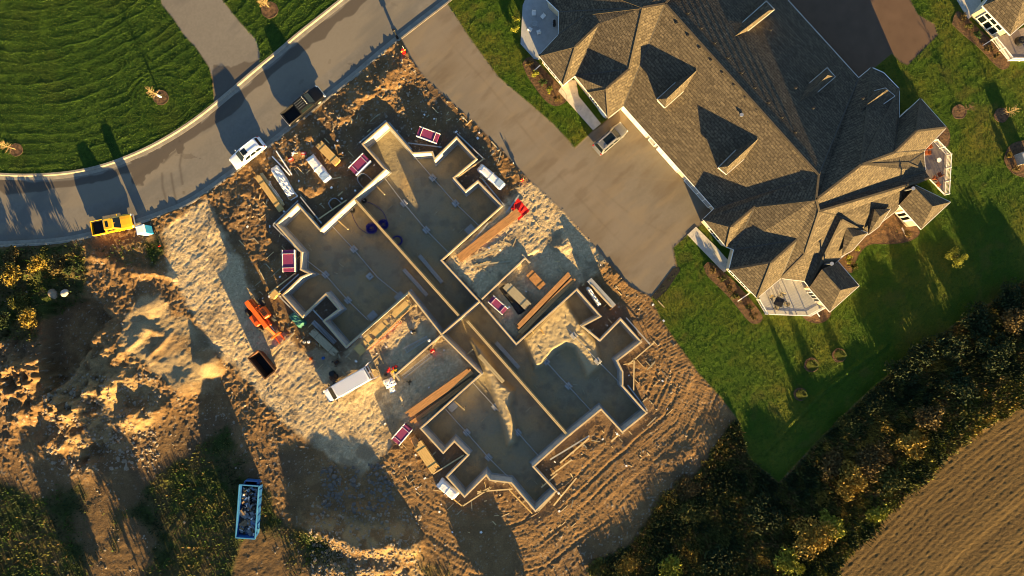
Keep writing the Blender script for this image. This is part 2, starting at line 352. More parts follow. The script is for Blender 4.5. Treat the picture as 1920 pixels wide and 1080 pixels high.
# soil heaps and the hollow on the left
bump(190, 650, .9, 40, 60, 35, rough=.8); bump(50, 705, 1.7, 70, 40, 20, rough=1.4); bump(10, 645, 1.2, 60, 36, 10, rough=1.3); bump(60, 770, 1.0, 50, 25, 30, rough=1.2)
bump(150, 765, 1.6, 55, 34, 0, rough=1.5); bump(260, 780, 1.5, 40, 20, 20, rough=1.0); bump(200, 725, 1.4, 45, 24, 10, rough=1.4); bump(110, 830, .9, 50, 22, 15, rough=1.2)
pitp([(150, 840), (190, 830), (205, 845), (195, 862), (155, 868)], .9, .5)
bump(170, 885, .5, 50, 18, 0, rough=.5)
berm([(175, 480), (205, 485), (225, 505), (235, 525)], .45, .6)
berm([(250, 512), (290, 512), (325, 525)], .5, .5)
bump(160, 670, .7, 120, 100, 0, rough=.5)
d_, _ = pdist(wx, wy, [(78, 566), (110, 552), (165, 545), (215, 592), (175, 665), (130, 725), (95, 740), (80, 690), (85, 620)])
k_ = 1 - sstep(-1.3, .2, d_); Z = (Z * (1 - k_) - 1.5 * k_).astype(np.float32)
bump(400, 770, -.75, 55, 85, 0)  # dip added to lengthen the shadow of the blue dumpster
# sand and gravel tips
cone(280, 572, .75, 34, .3); cone(390, 680, 1.05, 30, .25); bump(265, 625, .3, 30, 10, 30); bump(345, 720, .5, 22, 22)
bump(290, 620, .35, 20, 6, -25); bump(255, 645, .3, 25, 5, 40); bump(300, 650, .3, 25, 5, 45)
# big heap at the bottom
berm([(590, 985), (640, 1000), (690, 1015), (740, 1005), (768, 1020)], 1.7, 1.6)
bump(690, 1062, 1.6, 95, 50, 0, rough=.3)
bump(700, 965, .6, 60, 22, -10, rough=.4)
# spoil beside the street
bump(700, 170, .5, 60, 22, 38, rough=1); bump(640, 220, .35, 30, 20, 38, rough=1); bump(565, 265, .45, 30, 22, 38, rough=1)
bump(580, 360, .45, 45, 28, 20, rough=.6); bump(430, 400, .3, 50, 20, 50, rough=1); bump(770, 100, .3, 20, 14, 30, rough=1)
bump(1145, 505, .25, 60, 18, -40, rough=1); bump(1060, 460, .35, 20, 16, 0, rough=.8)
bump(1290, 850, .3, 90, 30, 40, rough=.6)
# noise relief by kind of ground
trk, tarc = pdist(X, Y, [(700, 900), (790, 985), (900, 1045), (1000, 1015), (1080, 950), (1170, 870), (1260, 790), (1300, 700), (1262, 620), (1180, 530), (1100, 450)], False)
trk = trk + .8 * (fbm(X * .15, Y * .15, 90) - .5)
trk2, tarc2 = pdist(X, Y, [(380, 380), (455, 540), (520, 690), (610, 830), (720, 960), (790, 1080)], False)
trk3, tarc3 = pdist(X, Y, [(300, 1080), (420, 900), (330, 780), (300, 640), (250, 520)], False)
soil = .72 * (.30 * (fbm(X * .45, Y * .45, 1, 2) - .5) + .10 * (ridged(X * 1.2 + .6 * Y, Y * 1.2 - .4 * X, 2, 2) - .5) + .07 * (vn(X * 2.6, Y * 2.6, 4) - .5) + .07 * (vn(X * 4.3, Y * 4.3, 3) - .5) + .06 * (vn(X * 6.6, Y * 6.6, 5) - .5))
soil = soil * (.35 + 1.15 * sstep(.40, .62, fbm(X * .13, Y * .13, 161, 3)))
clod = .16 * np.clip(fbm(X * 2.8, Y * 2.8, 8, 2) - .58, 0, 1) * 3
flow = .10 * (ridged(trk * .7, tarc * .05, 12, 2) - .5) + .06 * (vn(trk * 2.3, tarc * .10, 14) - .5) + .05 * (vn(trk * 4.6, tarc * .22, 13) - .5) + .035 * (vn(trk * 6, tarc * 2.2, 15) - .5) + .04 * (vn(X * 4.5, Y * 4.5, 16) - .5) + .03 * (vn(X * 7, Y * 7, 18) - .5)
tread = .02 * np.sin(tarc * 2 * math.pi / .42) * (vn(trk * .8, tarc * .05, 17) > .55)
flow2 = .16 * (ridged(trk2 * .8, tarc2 * .1, 22, 2) - .5)
flow3 = .14 * (ridged(trk3 * .9, tarc3 * .1, 25, 2) - .5)
wt = .8 * np.exp(-(trk / 6.5) ** 2); wt2 = np.exp(-(trk2 / 5) ** 2) * (1 - wt); wt3 = np.exp(-(trk3 / 6) ** 2)
ruts = np.zeros_like(X)
for c_ in (-4.6, -2.9, -1.1, .6, 2.3, 3.9, 5.6):
    q_ = trk - c_ + .5 * (vn(tarc * .08, tarc * 0 + c_ * 3, 19) - .5); on_ = sstep(.35, .6, vn(tarc * .07, tarc * 0 + c_ * 7, 20))
    ruts -= on_ * (.05 * np.exp(-(q_ / .20) ** 2) - .025 * np.exp(-((q_ + .36) / .15) ** 2) - .025 * np.exp(-((q_ - .36) / .15) ** 2) + .018 * np.sin(tarc * 2 * math.pi / .5) * np.exp(-(q_ / .22) ** 4))
for tk_, ar_, cs_ in ((trk2, tarc2, (-3.2, -1.4, 1.0, 2.8)), (trk3, tarc3, (-2.5, -.7, 1.5, 3.3))):
    for c_ in cs_:
        q_ = tk_ - c_ + .5 * (vn(ar_ * .08, ar_ * 0 + c_ * 3, 21) - .5); on_ = sstep(.4, .6, vn(ar_ * .07, ar_ * 0 + c_ * 7, 23))
        ruts -= on_ * (.08 * np.exp(-(q_ / .20) ** 2) - .04 * np.exp(-((q_ + .36) / .15) ** 2) - .04 * np.exp(-((q_ - .36) / .15) ** 2))
rel = soil * (1 - .8 * wt) + clod * (1 - wt) + (flow + tread) * wt + flow2 * wt2 + flow3 * wt3
smo = area([(-60, 880), (60, 900), (250, 880), (330, 790), (470, 880), (560, 1000), (600, 1140), (-60, 1140)], 2.5, True)
Z += (rel * (1 - .65 * smo) + ruts) * dirtm * (1 - .4 * mVe)
thick = area([(1040, 1160), (1200, 1040), (1290, 960), (1330, 900), (1460, 915), (1530, 840), (1600, 770), (1650, 725), (1720, 670), (1800, 610), (1870, 570), (2040, 450), (2060, 660), (1930, 740), (1850, 780), (1770, 830), (1690, 905), (1635, 970), (1575, 1030), (1500, 1130)], 1.2, True)
leftt = area([(-60, 475), (60, 470), (140, 470), (150, 520), (120, 560), (78, 600), (70, 625), (-60, 625)], 1.0, True)
Z += mVe * .30 * (fbm(X * .7, Y * .7, 31) - .4) + np.maximum(thick * .5 * sstep(22, 27, X) * (1 + .25 * sstep(50, 60, X)), leftt * 1.0) * np.clip(ridged(X * .22, Y * .22, 33, 3) - .45, 0, 1) * 1.5 * (mVe > .1)
Z += thick * sstep(22, 27, X) * .3 * (vn(X * 1.1, Y * 1.1, 34) - .3)
grav = .10 * (fbm(X * .6 + .3 * Y, Y * .6, 61, 3) - .5) + .07 * (ridged((X + Y) * .6, (X - Y) * 2.0, 62, 2) - .5) + .05 * (vn(X * 2.6, Y * 2.6, 63) - .5) + .045 * (vn(X * 5, Y * 5, 64) - .5)
Z += grav * np.clip(mGr, 0, 1) * (1 - .0) * (1 - mAsp)
Z += (.10 * (ridged(X * .8 + .4 * Y, Y * 1.1 - .3 * X, 67, 2) - .5) + .06 * (vn(X * 3, Y * 3, 68) - .5) + .08 * (fbm(X * .9, Y * .9, 65) - .5) + .03 * np.abs(np.sin((X * .75 - Y * .66) * 4)) * (vn(X * .3, Y * .3, 66) > .5)) * mSa
# mown lawn ridges
kd, ka = pdist(X, Y, KERB_IN, False); kd = np.abs(kd)
ring = np.hypot(X - G(302, 188).x, Y - G(302, 188).y)
kw = kd + 2.6 * (fbm(X * .09, Y * .09, 70) - .5) + .40 * (vn(X * .8, Y * .8, 71) - .5)
kw = np.where(ring < 5, kw * sstep(1.5, 5, ring) + ring * (1 - sstep(1.5, 5, ring)), kw)
ph = (kw / 1.42) % 1.0; amp = .1 + 1.3 * vn(ka * .18, np.floor(kw / 1.42) * 3.7, 72)
Z += mLA * (.065 * amp * np.exp(-((ph - .5) / .10) ** 2) + .018 * amp * np.exp(-((((kw / .71) % 1.0) - .5) / .14) ** 2) + .03 * (vn(X * 3, Y * 3, 73) - .5) + .02 * (vn(X * 6, Y * 6, 74) - .5))
dd = X * .75 + Y * .66; de = -X * .66 + Y * .75
lD = .035 * (vn(dd * .5, de * 2.2, 75) - .5) + .05 * (fbm(X * .5, Y * .5, 76) - .5) + .025 * (vn(X * 4, Y * 4, 77) - .5)
Z += (mLD + mLC) * lD
dLd, _ = pdist(X, Y, [(1430, 850), (1530, 745), (1600, 690), (1660, 650)], False)
Z += mLD * .10 * np.exp(-(dLd / .25) ** 2) - mLD * .10 * np.exp(-((dLd - .5) / .25) ** 2)
# ploughed field
fl_, fa_ = pdist(X, Y, [(1300, 1270), (1590, 1036), (1700, 922), (1850, 796), (2200, 560)], False); fl_ = np.abs(fl_)
fd = fl_ + .5 * (vn(X * .08, Y * .08, 80) - .5); aFi = fa_
Z += mFi * (.010 * np.sin(fd * 2 * math.pi / .76) + .05 * (vn(fd * .7, aFi * .015, 81) - .5) + .015 * (vn(fd * 3, aFi * 1.2, 82) - .5) + .045 * (vn(fd * 5.5, aFi * 4.0, 83) - .5) + .02 * (fbm(X * .8, Y * .8, 84) - .5))
# hard surfaces: flat; a slight camber
Z = np.where(mAsp > .02, Z * (1 - mAsp) + (-.02) * mAsp, Z)
Z = Z - .10 * mRd
# around the foundation
BAY1 = [(766, 548), (828, 627), (741, 703), (649, 651)]; BAY2 = [(828, 627), (902, 701), (789, 803), (735, 760), (741, 703)]
BAY3 = [(828, 488), (941, 386), (990, 478), (899, 565)]; BAY4 = [(899, 565), (985, 483), (1010, 470), (1082, 542), (968, 645)]
dB2, _ = pdist(X, Y, BAY2); dB4, _ = pdist(X, Y, BAY4); outb = sstep(-.1, .1, np.minimum(dB2, dB4))
for bp_, hh_ in ((BAY1, .42), (BAY3, .45)):
    d_, _ = pdist(X, Y, bp_); Z = Z + (hh_ * (1 - sstep(-.2, 2.6, d_)) * outb).astype(np.float32) * (mPit < .5)
near = 1 - sstep(.5, 2.2, np.abs(dFn)); near = near * (1 - np.clip(mGr, 0, 1))
Z = Z * (1 - near * .75) - .12 * near * (1 - mGr)
# strip footings inside and the gravel bed
floorz = ZF + .03 * (vn(X * 5, Y * 5, 91) - .5) + .05 * (fbm(X * .5, Y * .5, 92) - .5)
def lump(poly, soft): return 1 - sstep(-soft * 1.0, soft * 1.0, pdist(X, Y, poly)[0])
rfA = lump([(984, 636), (1003, 692), (1018, 686), (1040, 658), (1062, 646), (1078, 652), (1103, 708), (1130, 684), (1118, 640), (1085, 600), (1060, 562), (1045, 572)], .45)
rfB = lump([(884, 640), (905, 690), (922, 735), (945, 800), (953, 838), (966, 832), (964, 798), (955, 765), (962, 735), (938, 715), (905, 655)], .5)
rf = np.maximum(rfA, rfB)
floorz = floorz + rfA * .98 + rfB * 1.0 + rf * .10 * (ridged(X * 1.5, Y * 1.5, 93, 2) - .4)  # floor lifted here to catch the sun, shaping the lit patches
Z = np.where(mPit > 0, floorz, Z)
# wells of flat pads under the houses
ZG = Z

def ground_z(x, y):
    i = int(np.clip(np.searchsorted(XS, x), 1, len(XS) - 1)); j = int(np.clip(np.searchsorted(YS, y), 1, len(YS) - 1))
    return float((Z[i, j] + Z[i - 1, j] + Z[i, j - 1] + Z[i - 1, j - 1]) / 4)
def gz(px, py):
    p = G(px, py); return ground_z(p.x, p.y)

# --- colours of the ground by what it is made of
def lerp(a, b, t): return a * (1 - t[..., None]) + np.array(b, np.float32) * t[..., None]
n1 = fbm(X * .18, Y * .18, 101); n2 = fbm(X * .9, Y * .9, 102); n3 = vn(X * 5, Y * 5, 103); n4 = fbm(X * .4, Y * .4, 104)
colr = np.zeros(X.shape + (3,), np.float32) + np.array((.135, .080, .036), np.float32)
colr = lerp(colr, (.19, .115, .052), sstep(.35, .7, n2)); colr = lerp(colr, (.095, .062, .036), sstep(.5, .75, n1) * .7)
colr = lerp(colr, (.24, .20, .15), (n3 > .86) * .8)
nearwall = (1 - sstep(.3, 2.6, dFn)) * (dFn > 0); colr = lerp(colr, (.105, .075, .055), nearwall * .75)  # soil darker just outside the foundation walls
colr = lerp(colr, (.20, .12, .052), wt * .5)
vegc = np.clip(mVe * 1.3 * sstep(.30, .55, fbm(X * .35, Y * .35, 107) * .6 + mVe * .4), 0, 1)
leftv = (X < 12); vegc = np.where(leftv & (Y < -10), vegc * sstep(.36, .50, fbm(X * .10, Y * .10, 162, 4)), vegc)
colr = lerp(colr, (.078, .052, .026), smo * .6); colr = lerp(colr, (.095, .062, .030), np.clip(mVe, 0, 1) * .5)
colr = lerp(colr, (.062, .055, .020), vegc * .85); colr = lerp(colr, (.030, .045, .010), vegc * sstep(.40, .60, n4) * .9)
gcol = np.zeros(X.shape + (3,), np.float32) + np.array((.36, .280, .165), np.float32)
gcol = lerp(gcol, (.46, .36, .22), sstep(.5, .8, n3)); gcol = lerp(gcol, (.20, .15, .09), sstep(.50, .70, n4) * .8)
hp = np.maximum(area([(585, 985), (640, 965), (700, 975), (785, 985), (800, 1100), (640, 1100)], .6, True) * .9, area([(95, 700), (150, 665), (215, 640), (280, 700), (305, 770), (270, 820), (215, 880), (150, 880), (130, 800)], .8, True) * .7); colr = lerp(colr, (.24, .165, .08), hp * sstep(.3, .6, n2))
g_ = mGr[..., None]; colr = colr * (1 - g_) + gcol * g_
mSa = mSa * (.35 + .65 * sstep(.38, .6, fbm(X * .3, Y * .3, 160))); sa = mSa[..., None]; colr = colr * (1 - sa) + (np.array((.27, .205, .115), np.float32) * (.85 + .3 * n2[..., None])) * sa
# asphalt
acol = np.zeros(X.shape + (3,), np.float32) + np.array((.150, .140, .122), np.float32)
acol *= (.86 + .22 * n1 + .14 * n3)[..., None]
crk = ridged(X * .12, Y * .12, 151, 3); acol = lerp(acol, (.06, .05, .045), (mRd * (crk > .955)) * .5)
acol = lerp(acol, (.19, .165, .125), mRd * sstep(.45, .7, vn(ka * .05, kd * .6, 152)) * .55)
acol = lerp(acol, (.115, .11, .10), sstep(.50, .72, fbm(dd * .12, de * .5, 110)) * .6)
dusty = (.5 + .5 * vn(dd * .25, de * 2.2, 119)) * np.exp(-(np.abs(pdist(X, Y, [(820, 60), (960, 210), (1090, 350), (1200, 470)], False)[0]) / 3.2) ** 2) * mD2
acol = lerp(acol, (.205, .175, .14), dusty * .75)
acol = lerp(acol, (.11, .083, .055), mD2 * sstep(.35, .75, fbm(dd * .12, de * .35, 111)) * .5)
for k_, (pts, w_) in enumerate((([(830, 60), (940, 190), (1040, 320), (1180, 470)], .16), ([(845, 55), (955, 180), (1060, 310), (1200, 455)], .16), ([(1120, 350), (1180, 400), (1250, 440), (1262, 470)], .14), ([(1100, 370), (1165, 425), (1245, 462)], .14), ([(1150, 230), (1140, 300), (1100, 360)], .2), ([(900, 140), (1000, 260), (1130, 330), (1290, 340)], .12))):
    d_, a_k = pdist(X, Y, pts, False); acol = lerp(acol, (.20, .165, .12) if k_ % 2 else (.085, .07, .055), np.exp(-((d_ + .3 * (vn(a_k * .2, a_k * 0, 130 + k_) - .5)) / w_) ** 2) * .5 * vn(a_k * .5, a_k * 0, 140 + k_) * mD2)
acol = lerp(acol, (.085, .065, .048), mD2 * sstep(.5, .8, fbm(dd * .35, de * 1.1, 150, 5)) * .45)
acol = lerp(acol, (.22, .18, .125), mD2 * sstep(.52, .8, fbm(dd * .25, de * .9, 153, 5)) * .55)
acol = lerp(acol, (.175, .135, .085), mD2 * .35)
stain = (kd < 2.2 + 1.6 * fbm(ka * .25, ka * 0, 112)) & (kd > .95 + .5 * vn(ka * .6, ka * 0, 113)) & (mRd > .5)
wetc = np.maximum(1 - sstep(.0, .2, np.abs(kd - 1.35) - .35 - .9 * np.clip(fbm(ka * .2, kd * .15, 112) - .45, 0, 1) * 3), 0) * mRd
wet2, _ = pdist(wx, wy, [(238, 300), (300, 272), (378, 218), (372, 240), (350, 265), (345, 285), (338, 292), (330, 280), (270, 335), (258, 350), (248, 335)])
wetc = np.maximum(wetc, (1 - sstep(-.1, .1, wet2)) * mRd)
wet3, _ = pdist(wx, wy, [(400, 120), (440, 125), (455, 118), (488, 115), (484, 130), (440, 168), (405, 195), (396, 150)]); wetc = np.maximum(wetc, (1 - sstep(-.1, .1, wet3)) * .9)
wet4, _ = pdist(wx, wy, [(1672, 98), (1690, 105), (1700, 95), (1745, 72), (1752, 62), (1762, 65), (1703, 124), (1690, 118)]); wetc = np.maximum(wetc, (1 - sstep(-.1, .1, wet4)) * .8)
def trackline(pts, w, s):
    d, a = pdist(X, Y, pts, False); return np.exp(-(d / w) ** 2) * (vn(a * 2.5, a * 0, s) > .3)
for pts in ([(303, 325), (304, 350), (312, 380)], [(320, 325), (324, 352), (330, 380)], [(341, 280), (336, 310), (344, 362)], [(338, 276), (320, 290), (305, 305)]):
    wetc = np.maximum(wetc, trackline(pts, .16, 115) * .7 * mRd)
acol = lerp(acol, (.058, .048, .040), wetc * .75)
d3c = mD3[..., None]; acol = acol * (1 - d3c) + np.array((.100, .066, .045), np.float32) * (.9 + .3 * n2[..., None]) * d3c
a_ = mAsp[..., None]; colr = colr * (1 - a_) + acol * a_
# dusty soil washed on the street edge
edge = np.exp(-(np.abs(mroad_d2) / .9) ** 2) * mRd * sstep(.4, .6, n2); colr = lerp(colr, (.15, .11, .07), edge * .6)
# lawns
lcol = np.zeros(X.shape + (3,), np.float32) + np.array((.017, .045, .004), np.float32)
lcol = lerp(lcol, (.032, .066, .006), sstep(.35, .7, n2)); lcol = lerp(lcol, (.032, .046, .006), sstep(.55, .8, fbm(X * .25, Y * .25, 163)) * .6); lcol = lerp(lcol, (.011, .032, .004), sstep(.5, .8, n3) * .6)
la = mLA[..., None]; colr = colr * (1 - la) + lcol * la
ldc = np.zeros(X.shape + (3,), np.float32) + np.array((.034, .070, .004), np.float32)
ldc = lerp(ldc, (.095, .092, .010), sstep(.42, .72, n1) * .6 + sstep(.5, .8, n2) * .3); ldc = lerp(ldc, (.020, .042, .004), sstep(.55, .85, n3) * .5)
ldc = lerp(ldc, (.10, .065, .02), sstep(.66, .78, n4) * .25)
ld = np.clip(mLD + mLC, 0, 1)[..., None]; colr = colr * (1 - ld) + ldc * ld
fc = np.zeros(X.shape + (3,), np.float32) + np.array((.112, .072, .025), np.float32)
fc = lerp(fc, (.075, .048, .018), np.clip(sstep(.35, .65, vn(fd * .55, aFi * .012, 120)) * .7 + sstep(.45, .7, vn(fd * 2.2, aFi * .03, 121)) * .6, 0, 1.2)); fc = lerp(fc, (.15, .10, .038), sstep(.55, .9, n3) * .4)
f_ = mFi[..., None]; colr = colr * (1 - f_) + fc * f_
pc = np.zeros(X.shape + (3,), np.float32) + np.array((.215, .182, .118), np.float32)
pc = lerp(pc, (.26, .195, .105), sstep(.4, .7, n4)); pc = lerp(pc, (.13, .11, .08), sstep(.5, .75, n2) * .5); pc = lerp(pc, (.36, .29, .17), rf * .75)  # the lifted sunlit patches are also painted paler
p_ = mPit[..., None]; colr = colr * (1 - p_) + pc * p_
rough = np.clip(1 - mAsp * .93 - mPit * .55 - (mLA + mLD + mLC) * .2, 0.03, 1)

nx, ny = X.shape
me = bpy.data.meshes.new('ground')
me.vertices.add(nx * ny)
me.vertices.foreach_set('co', np.stack([X, Y, Z], -1).astype(np.float32).ravel())
ii, jj = np.meshgrid(np.arange(nx - 1), np.arange(ny - 1), indexing='ij'); a0 = (ii * ny + jj).ravel()
quads = np.stack([a0, a0 + ny, a0 + ny + 1, a0 + 1], -1).astype(np.int32)
me.loops.add(quads.size); me.loops.foreach_set('vertex_index', quads.ravel())
me.polygons.add(len(quads)); me.polygons.foreach_set('loop_start', np.arange(len(quads), dtype=np.int32) * 4)
me.polygons.foreach_set('loop_total', np.full(len(quads), 4, np.int32))
me.polygons.foreach_set('use_smooth', np.ones(len(quads), bool))
me.update(calc_edges=True)
at = me.color_attributes.new('earth', 'FLOAT_COLOR', 'POINT')
at.data.foreach_set('color', np.concatenate([colr, rough[..., None]], -1).astype(np.float32).ravel())
gm = bpy.data.materials.new('ground'); gm.use_nodes = True; nt = gm.node_tree; b = nt.nodes['Principled BSDF']; L = nt.links
b.inputs['Roughness'].default_value = .95; b.inputs['Specular IOR Level'].default_value = .15
ca = nt.nodes.new('ShaderNodeAttribute'); ca.attribute_name = 'earth'
tc = nt.nodes.new('ShaderNodeTexCoord')
nz = nt.nodes.new('ShaderNodeTexNoise'); nz.inputs['Scale'].default_value = 7; nz.inputs['Detail'].default_value = 4; nz.inputs['Roughness'].default_value = .7
L.new(tc.outputs['Object'], nz.inputs['Vector'])
mr = nt.nodes.new('ShaderNodeMapRange'); mr.inputs[1].default_value = .3; mr.inputs[2].default_value = .7; mr.inputs[3].default_value = .72; mr.inputs[4].default_value = 1.28
L.new(nz.outputs[0], mr.inputs[0])
vm = nt.nodes.new('ShaderNodeVectorMath'); vm.operation = 'SCALE'; L.new(ca.outputs['Color'], vm.inputs[0]); L.new(mr.outputs[0], vm.inputs['Scale'])
# hard surfaces keep a calmer colour
mxc = nt.nodes.new('ShaderNodeMix'); mxc.data_type = 'RGBA'; L.new(ca.outputs['Alpha'], mxc.inputs[0]); L.new(ca.outputs['Color'], mxc.inputs[6]); L.new(vm.outputs[0], mxc.inputs[7])
L.new(mxc.outputs[2], b.inputs['Base Color'])
nb = nt.nodes.new('ShaderNodeTexNoise'); nb.inputs['Scale'].default_value = 5.5; nb.inputs['Detail'].default_value = 5; nb.inputs['Roughness'].default_value = .75
L.new(tc.outputs['Object'], nb.inputs['Vector'])
bp = nt.nodes.new('ShaderNodeBump'); bp.inputs['Distance'].default_value = .09
L.new(ca.outputs['Alpha'], bp.inputs['Strength']); L.new(nb.outputs[0], bp.inputs['Height']); L.new(bp.outputs[0], b.inputs['Normal'])
me.materials.append(gm)
go = bpy.data.objects.new('ground', me); COL.objects.link(go); tag(go, kind='structure')

# ------------------------------------------------------------------ kerbs
def offset_line(pts, d):
    res = []
    for i, p in enumerate(pts):
        a = pts[max(i - 1, 0)]; c = pts[min(i + 1, len(pts) - 1)]; t = Vector((c[0] - a[0], c[1] - a[1])).normalized()
        res.append((p[0] - t.y * d, p[1] + t.x * d))
    return res
def smooth_line(pts, n=3):
    for _ in range(n):
        q = [pts[0]]
        for a, c in zip(pts, pts[1:]):
            q += [(a[0] * .75 + c[0] * .25, a[1] * .75 + c[1] * .25), (a[0] * .25 + c[0] * .75, a[1] * .25 + c[1] * .75)]
        q.append(pts[-1]); pts = q
    return pts
def strip_mesh(pts, profile, name, m, kind='structure'):
    """profile: (offset, z) points across the line"""
    mb = MB(); lines = [offset_line(pts, o) for o, z in profile]
    for (A, B), (za, zb) in zip(zip(lines, lines[1:]), zip(profile, profile[1:])):
        n = len(pts); vs = [(x, y, za[1]) for x, y in A] + [(x, y, zb[1]) for x, y in B]
        mb.add(vs, [(i, i + 1, n + i + 1, n + i) for i in range(n - 1)])
    return tag(mb.build(name, m), kind=kind)
kin = smooth_line([tuple(G(*p).xy) for p in KERB_IN]); kout = smooth_line([tuple(G(*p).xy) for p in KERB_OUT])
strip_mesh(kin, [(.25, -.15), (.25, .07), (0, .07), (-.12, -.02), (-.14, -.095), (-.62, -.105), (-.62, -.2)], 'kerb', 'kerb')
strip_mesh(kout, [(.62, -.2), (.62, -.105), (.14, -.095), (.12, -.02), (0, .05), (-.22, .05), (-.22, -.15)], 'kerb', 'kerb')

# ------------------------------------------------------------------ foundation walls
def wall_run(mb, p, q, z0, z1, w):
    a = G(p[0], p[1], z1); b_ = G(q[0], q[1], z1); d = (b_ - a).normalized() * (w / 2 - .001)
    a = a - d; b_ = b_ + d
    mb.beam((a.x, a.y, (z0 + z1) / 2), (b_.x, b_.y, (z0 + z1) / 2), w, z1 - z0)
def outline_wall(pts, zt, zb, w, name, m, parent, closed=True):
    """mitred wall ring, pts are photo px at height zt"""
    P = [Vector(G(p[0], p[1], zt).xy) for p in pts]; n = len(P); inn = []; outn = []
    for i in range(n):
        if closed: a, c = P[i - 1], P[(i + 1) % n]
        else: a, c = P[max(i - 1, 0)], P[min(i + 1, n - 1)]
        e1 = (P[i] - a); e2 = (c - P[i])
        e1 = e1.normalized() if e1.length > 1e-6 else e2.normalized(); e2 = e2.normalized() if e2.length > 1e-6 else e1
        n1_ = Vector((-e1.y, e1.x)); n2_ = Vector((-e2.y, e2.x)); bis = (n1_ + n2_)
        bis = bis.normalized() if bis.length > 1e-3 else n1_
        k = (w / 2) / max(.35, bis.dot(n1_)); inn.append(P[i] + bis * k); outn.append(P[i] - bis * k)
    mb = MB(); vs = []
    for i in range(n):
        vs += [(inn[i].x, inn[i].y, zb), (inn[i].x, inn[i].y, zt), (outn[i].x, outn[i].y, zt), (outn[i].x, outn[i].y, zb)]
    fs = []
    for i in range(n if closed else n - 1):
        j = (i + 1) % n
        for k in range(4): fs.append((4 * i + k, 4 * i + (k + 1) % 4, 4 * j + (k + 1) % 4, 4 * j + k))
    if not closed: fs += [(0, 3, 2, 1), (4 * n - 4, 4 * n - 3, 4 * n - 2, 4 * n - 1)]
    mb.add(vs, fs)
    return mb.build(name, m, parent, world=True)

def shrinkpx(pts, z): # same plan outline expressed for another height
    k = (H - ZW) / (H - z); return [(960 + (p[0] - 960) * k, 540 + (p[1] - 540) * k) for p in pts]
def foundation(label, pts, centre, closed=True):
    c = G(*centre); t = thing('house_foundation', label, 'foundation', (c.x, c.y, 0), group='poured house foundations')
    outline_wall(pts, ZW, ZF - .1, .27, 'wall', 'wallconc', t, closed)
    outline_wall(shrinkpx(pts, ZF + .14), ZF + .14, ZF - .1, .66, 'footing', 'pad', t, closed)
    outline_wall(shrinkpx(pts, ZW + .045), ZW + .045, ZW + .003, .15, 'sill_plate', 'lumber2', t, closed)
    return t
fN = foundation('pale concrete foundation of the stepped double unit nearest the street', FN, (730, 440))
fS = foundation('pale concrete foundation of the stepped double unit nearest the bare earth corner', [(901, 567)] + FS[1:-1] + [(829, 629)], (1000, 740), False)

def planbeam(mb, p, q, z, w, h): mb.beam(G(p[0], p[1], z), G(q[0], q[1], z), w, h)
# party walls of lumber
def party(pts, label, off):
    c = (G(*pts[0]) + G(*pts[1])) / 2; t = thing('party_wall', label, 'stud wall', (c.x, c.y, ZF), group='timber party walls')
    a, b_ = G(pts[0][0], pts[0][1], ZW), G(pts[1][0], pts[1][1], ZW); d = (b_ - a).normalized(); n = Vector((-d.y, d.x, 0))
    mb = MB(); mb2 = MB()
    for s in (-1, 1):
        o_ = n * .09 * s
        mb.beam(a + o_ + Vector((0, 0, -.05)), b_ + o_ + Vector((0, 0, -.05)), .12, .09)
        mb.beam(a + o_ + Vector((0, 0, ZF - ZW + .05)), b_ + o_ + Vector((0, 0, ZF - ZW + .05)), .12, .09)
        L_ = (b_ - a).length; k = .2
        while k < L_ - .2:
            p = a + d * k + o_; mb2.beam((p.x, p.y, ZF + .1), (p.x, p.y, ZW - .1), .05, .10); k += .6
    mb.build('plate', 'lumber2', t, world=True); mb2.build('stud', 'lumber2', t, world=True)
    mb = MB(); mb.beam(Vector((a.x, a.y, (ZF + ZW) / 2)), Vector((b_.x, b_.y, (ZF + ZW) / 2)), .05, ZW - ZF - .2); mb.build('sheathing', 'greylumber', t, world=True)
party([(666, 375), (860, 592)], 'long yellow timber party wall running past the blue hose coils', 0)
party([(876, 602), (1064, 816)], 'long yellow timber party wall through the half-sunlit lower unit', 1)

# garage walls at grade: part of the central concrete spine
def low_wall(label, pts, zt=ZW, w=.27, m='wallconc'):
    c = G(*pts[0]); t = thing('concrete_wall', label, 'wall', (c.x, c.y, 0), group='low garage walls')
    outline_wall(pts, zt, -.3, w, 'wall_panel', m, t, closed=False)
    outline_wall(shrinkpx(pts, zt + .04), zt + .04, zt + .003, .13, 'sill_plate', 'lumber2', t, closed=False)
low_wall('concrete wall between two garage bays ending beside the white bag', [(825, 630), (741, 703)], .85)
low_wall('short concrete stub wall across the end of the bay by the red cans', [(731, 688), (749, 714)], .80)
low_wall('concrete wall from the central junction up past the purple pallet', [(903, 561), (984, 484)], .85)
low_wall('thin concrete stub at the top end of the middle garage wall', [(979, 477), (994, 493)], .80)

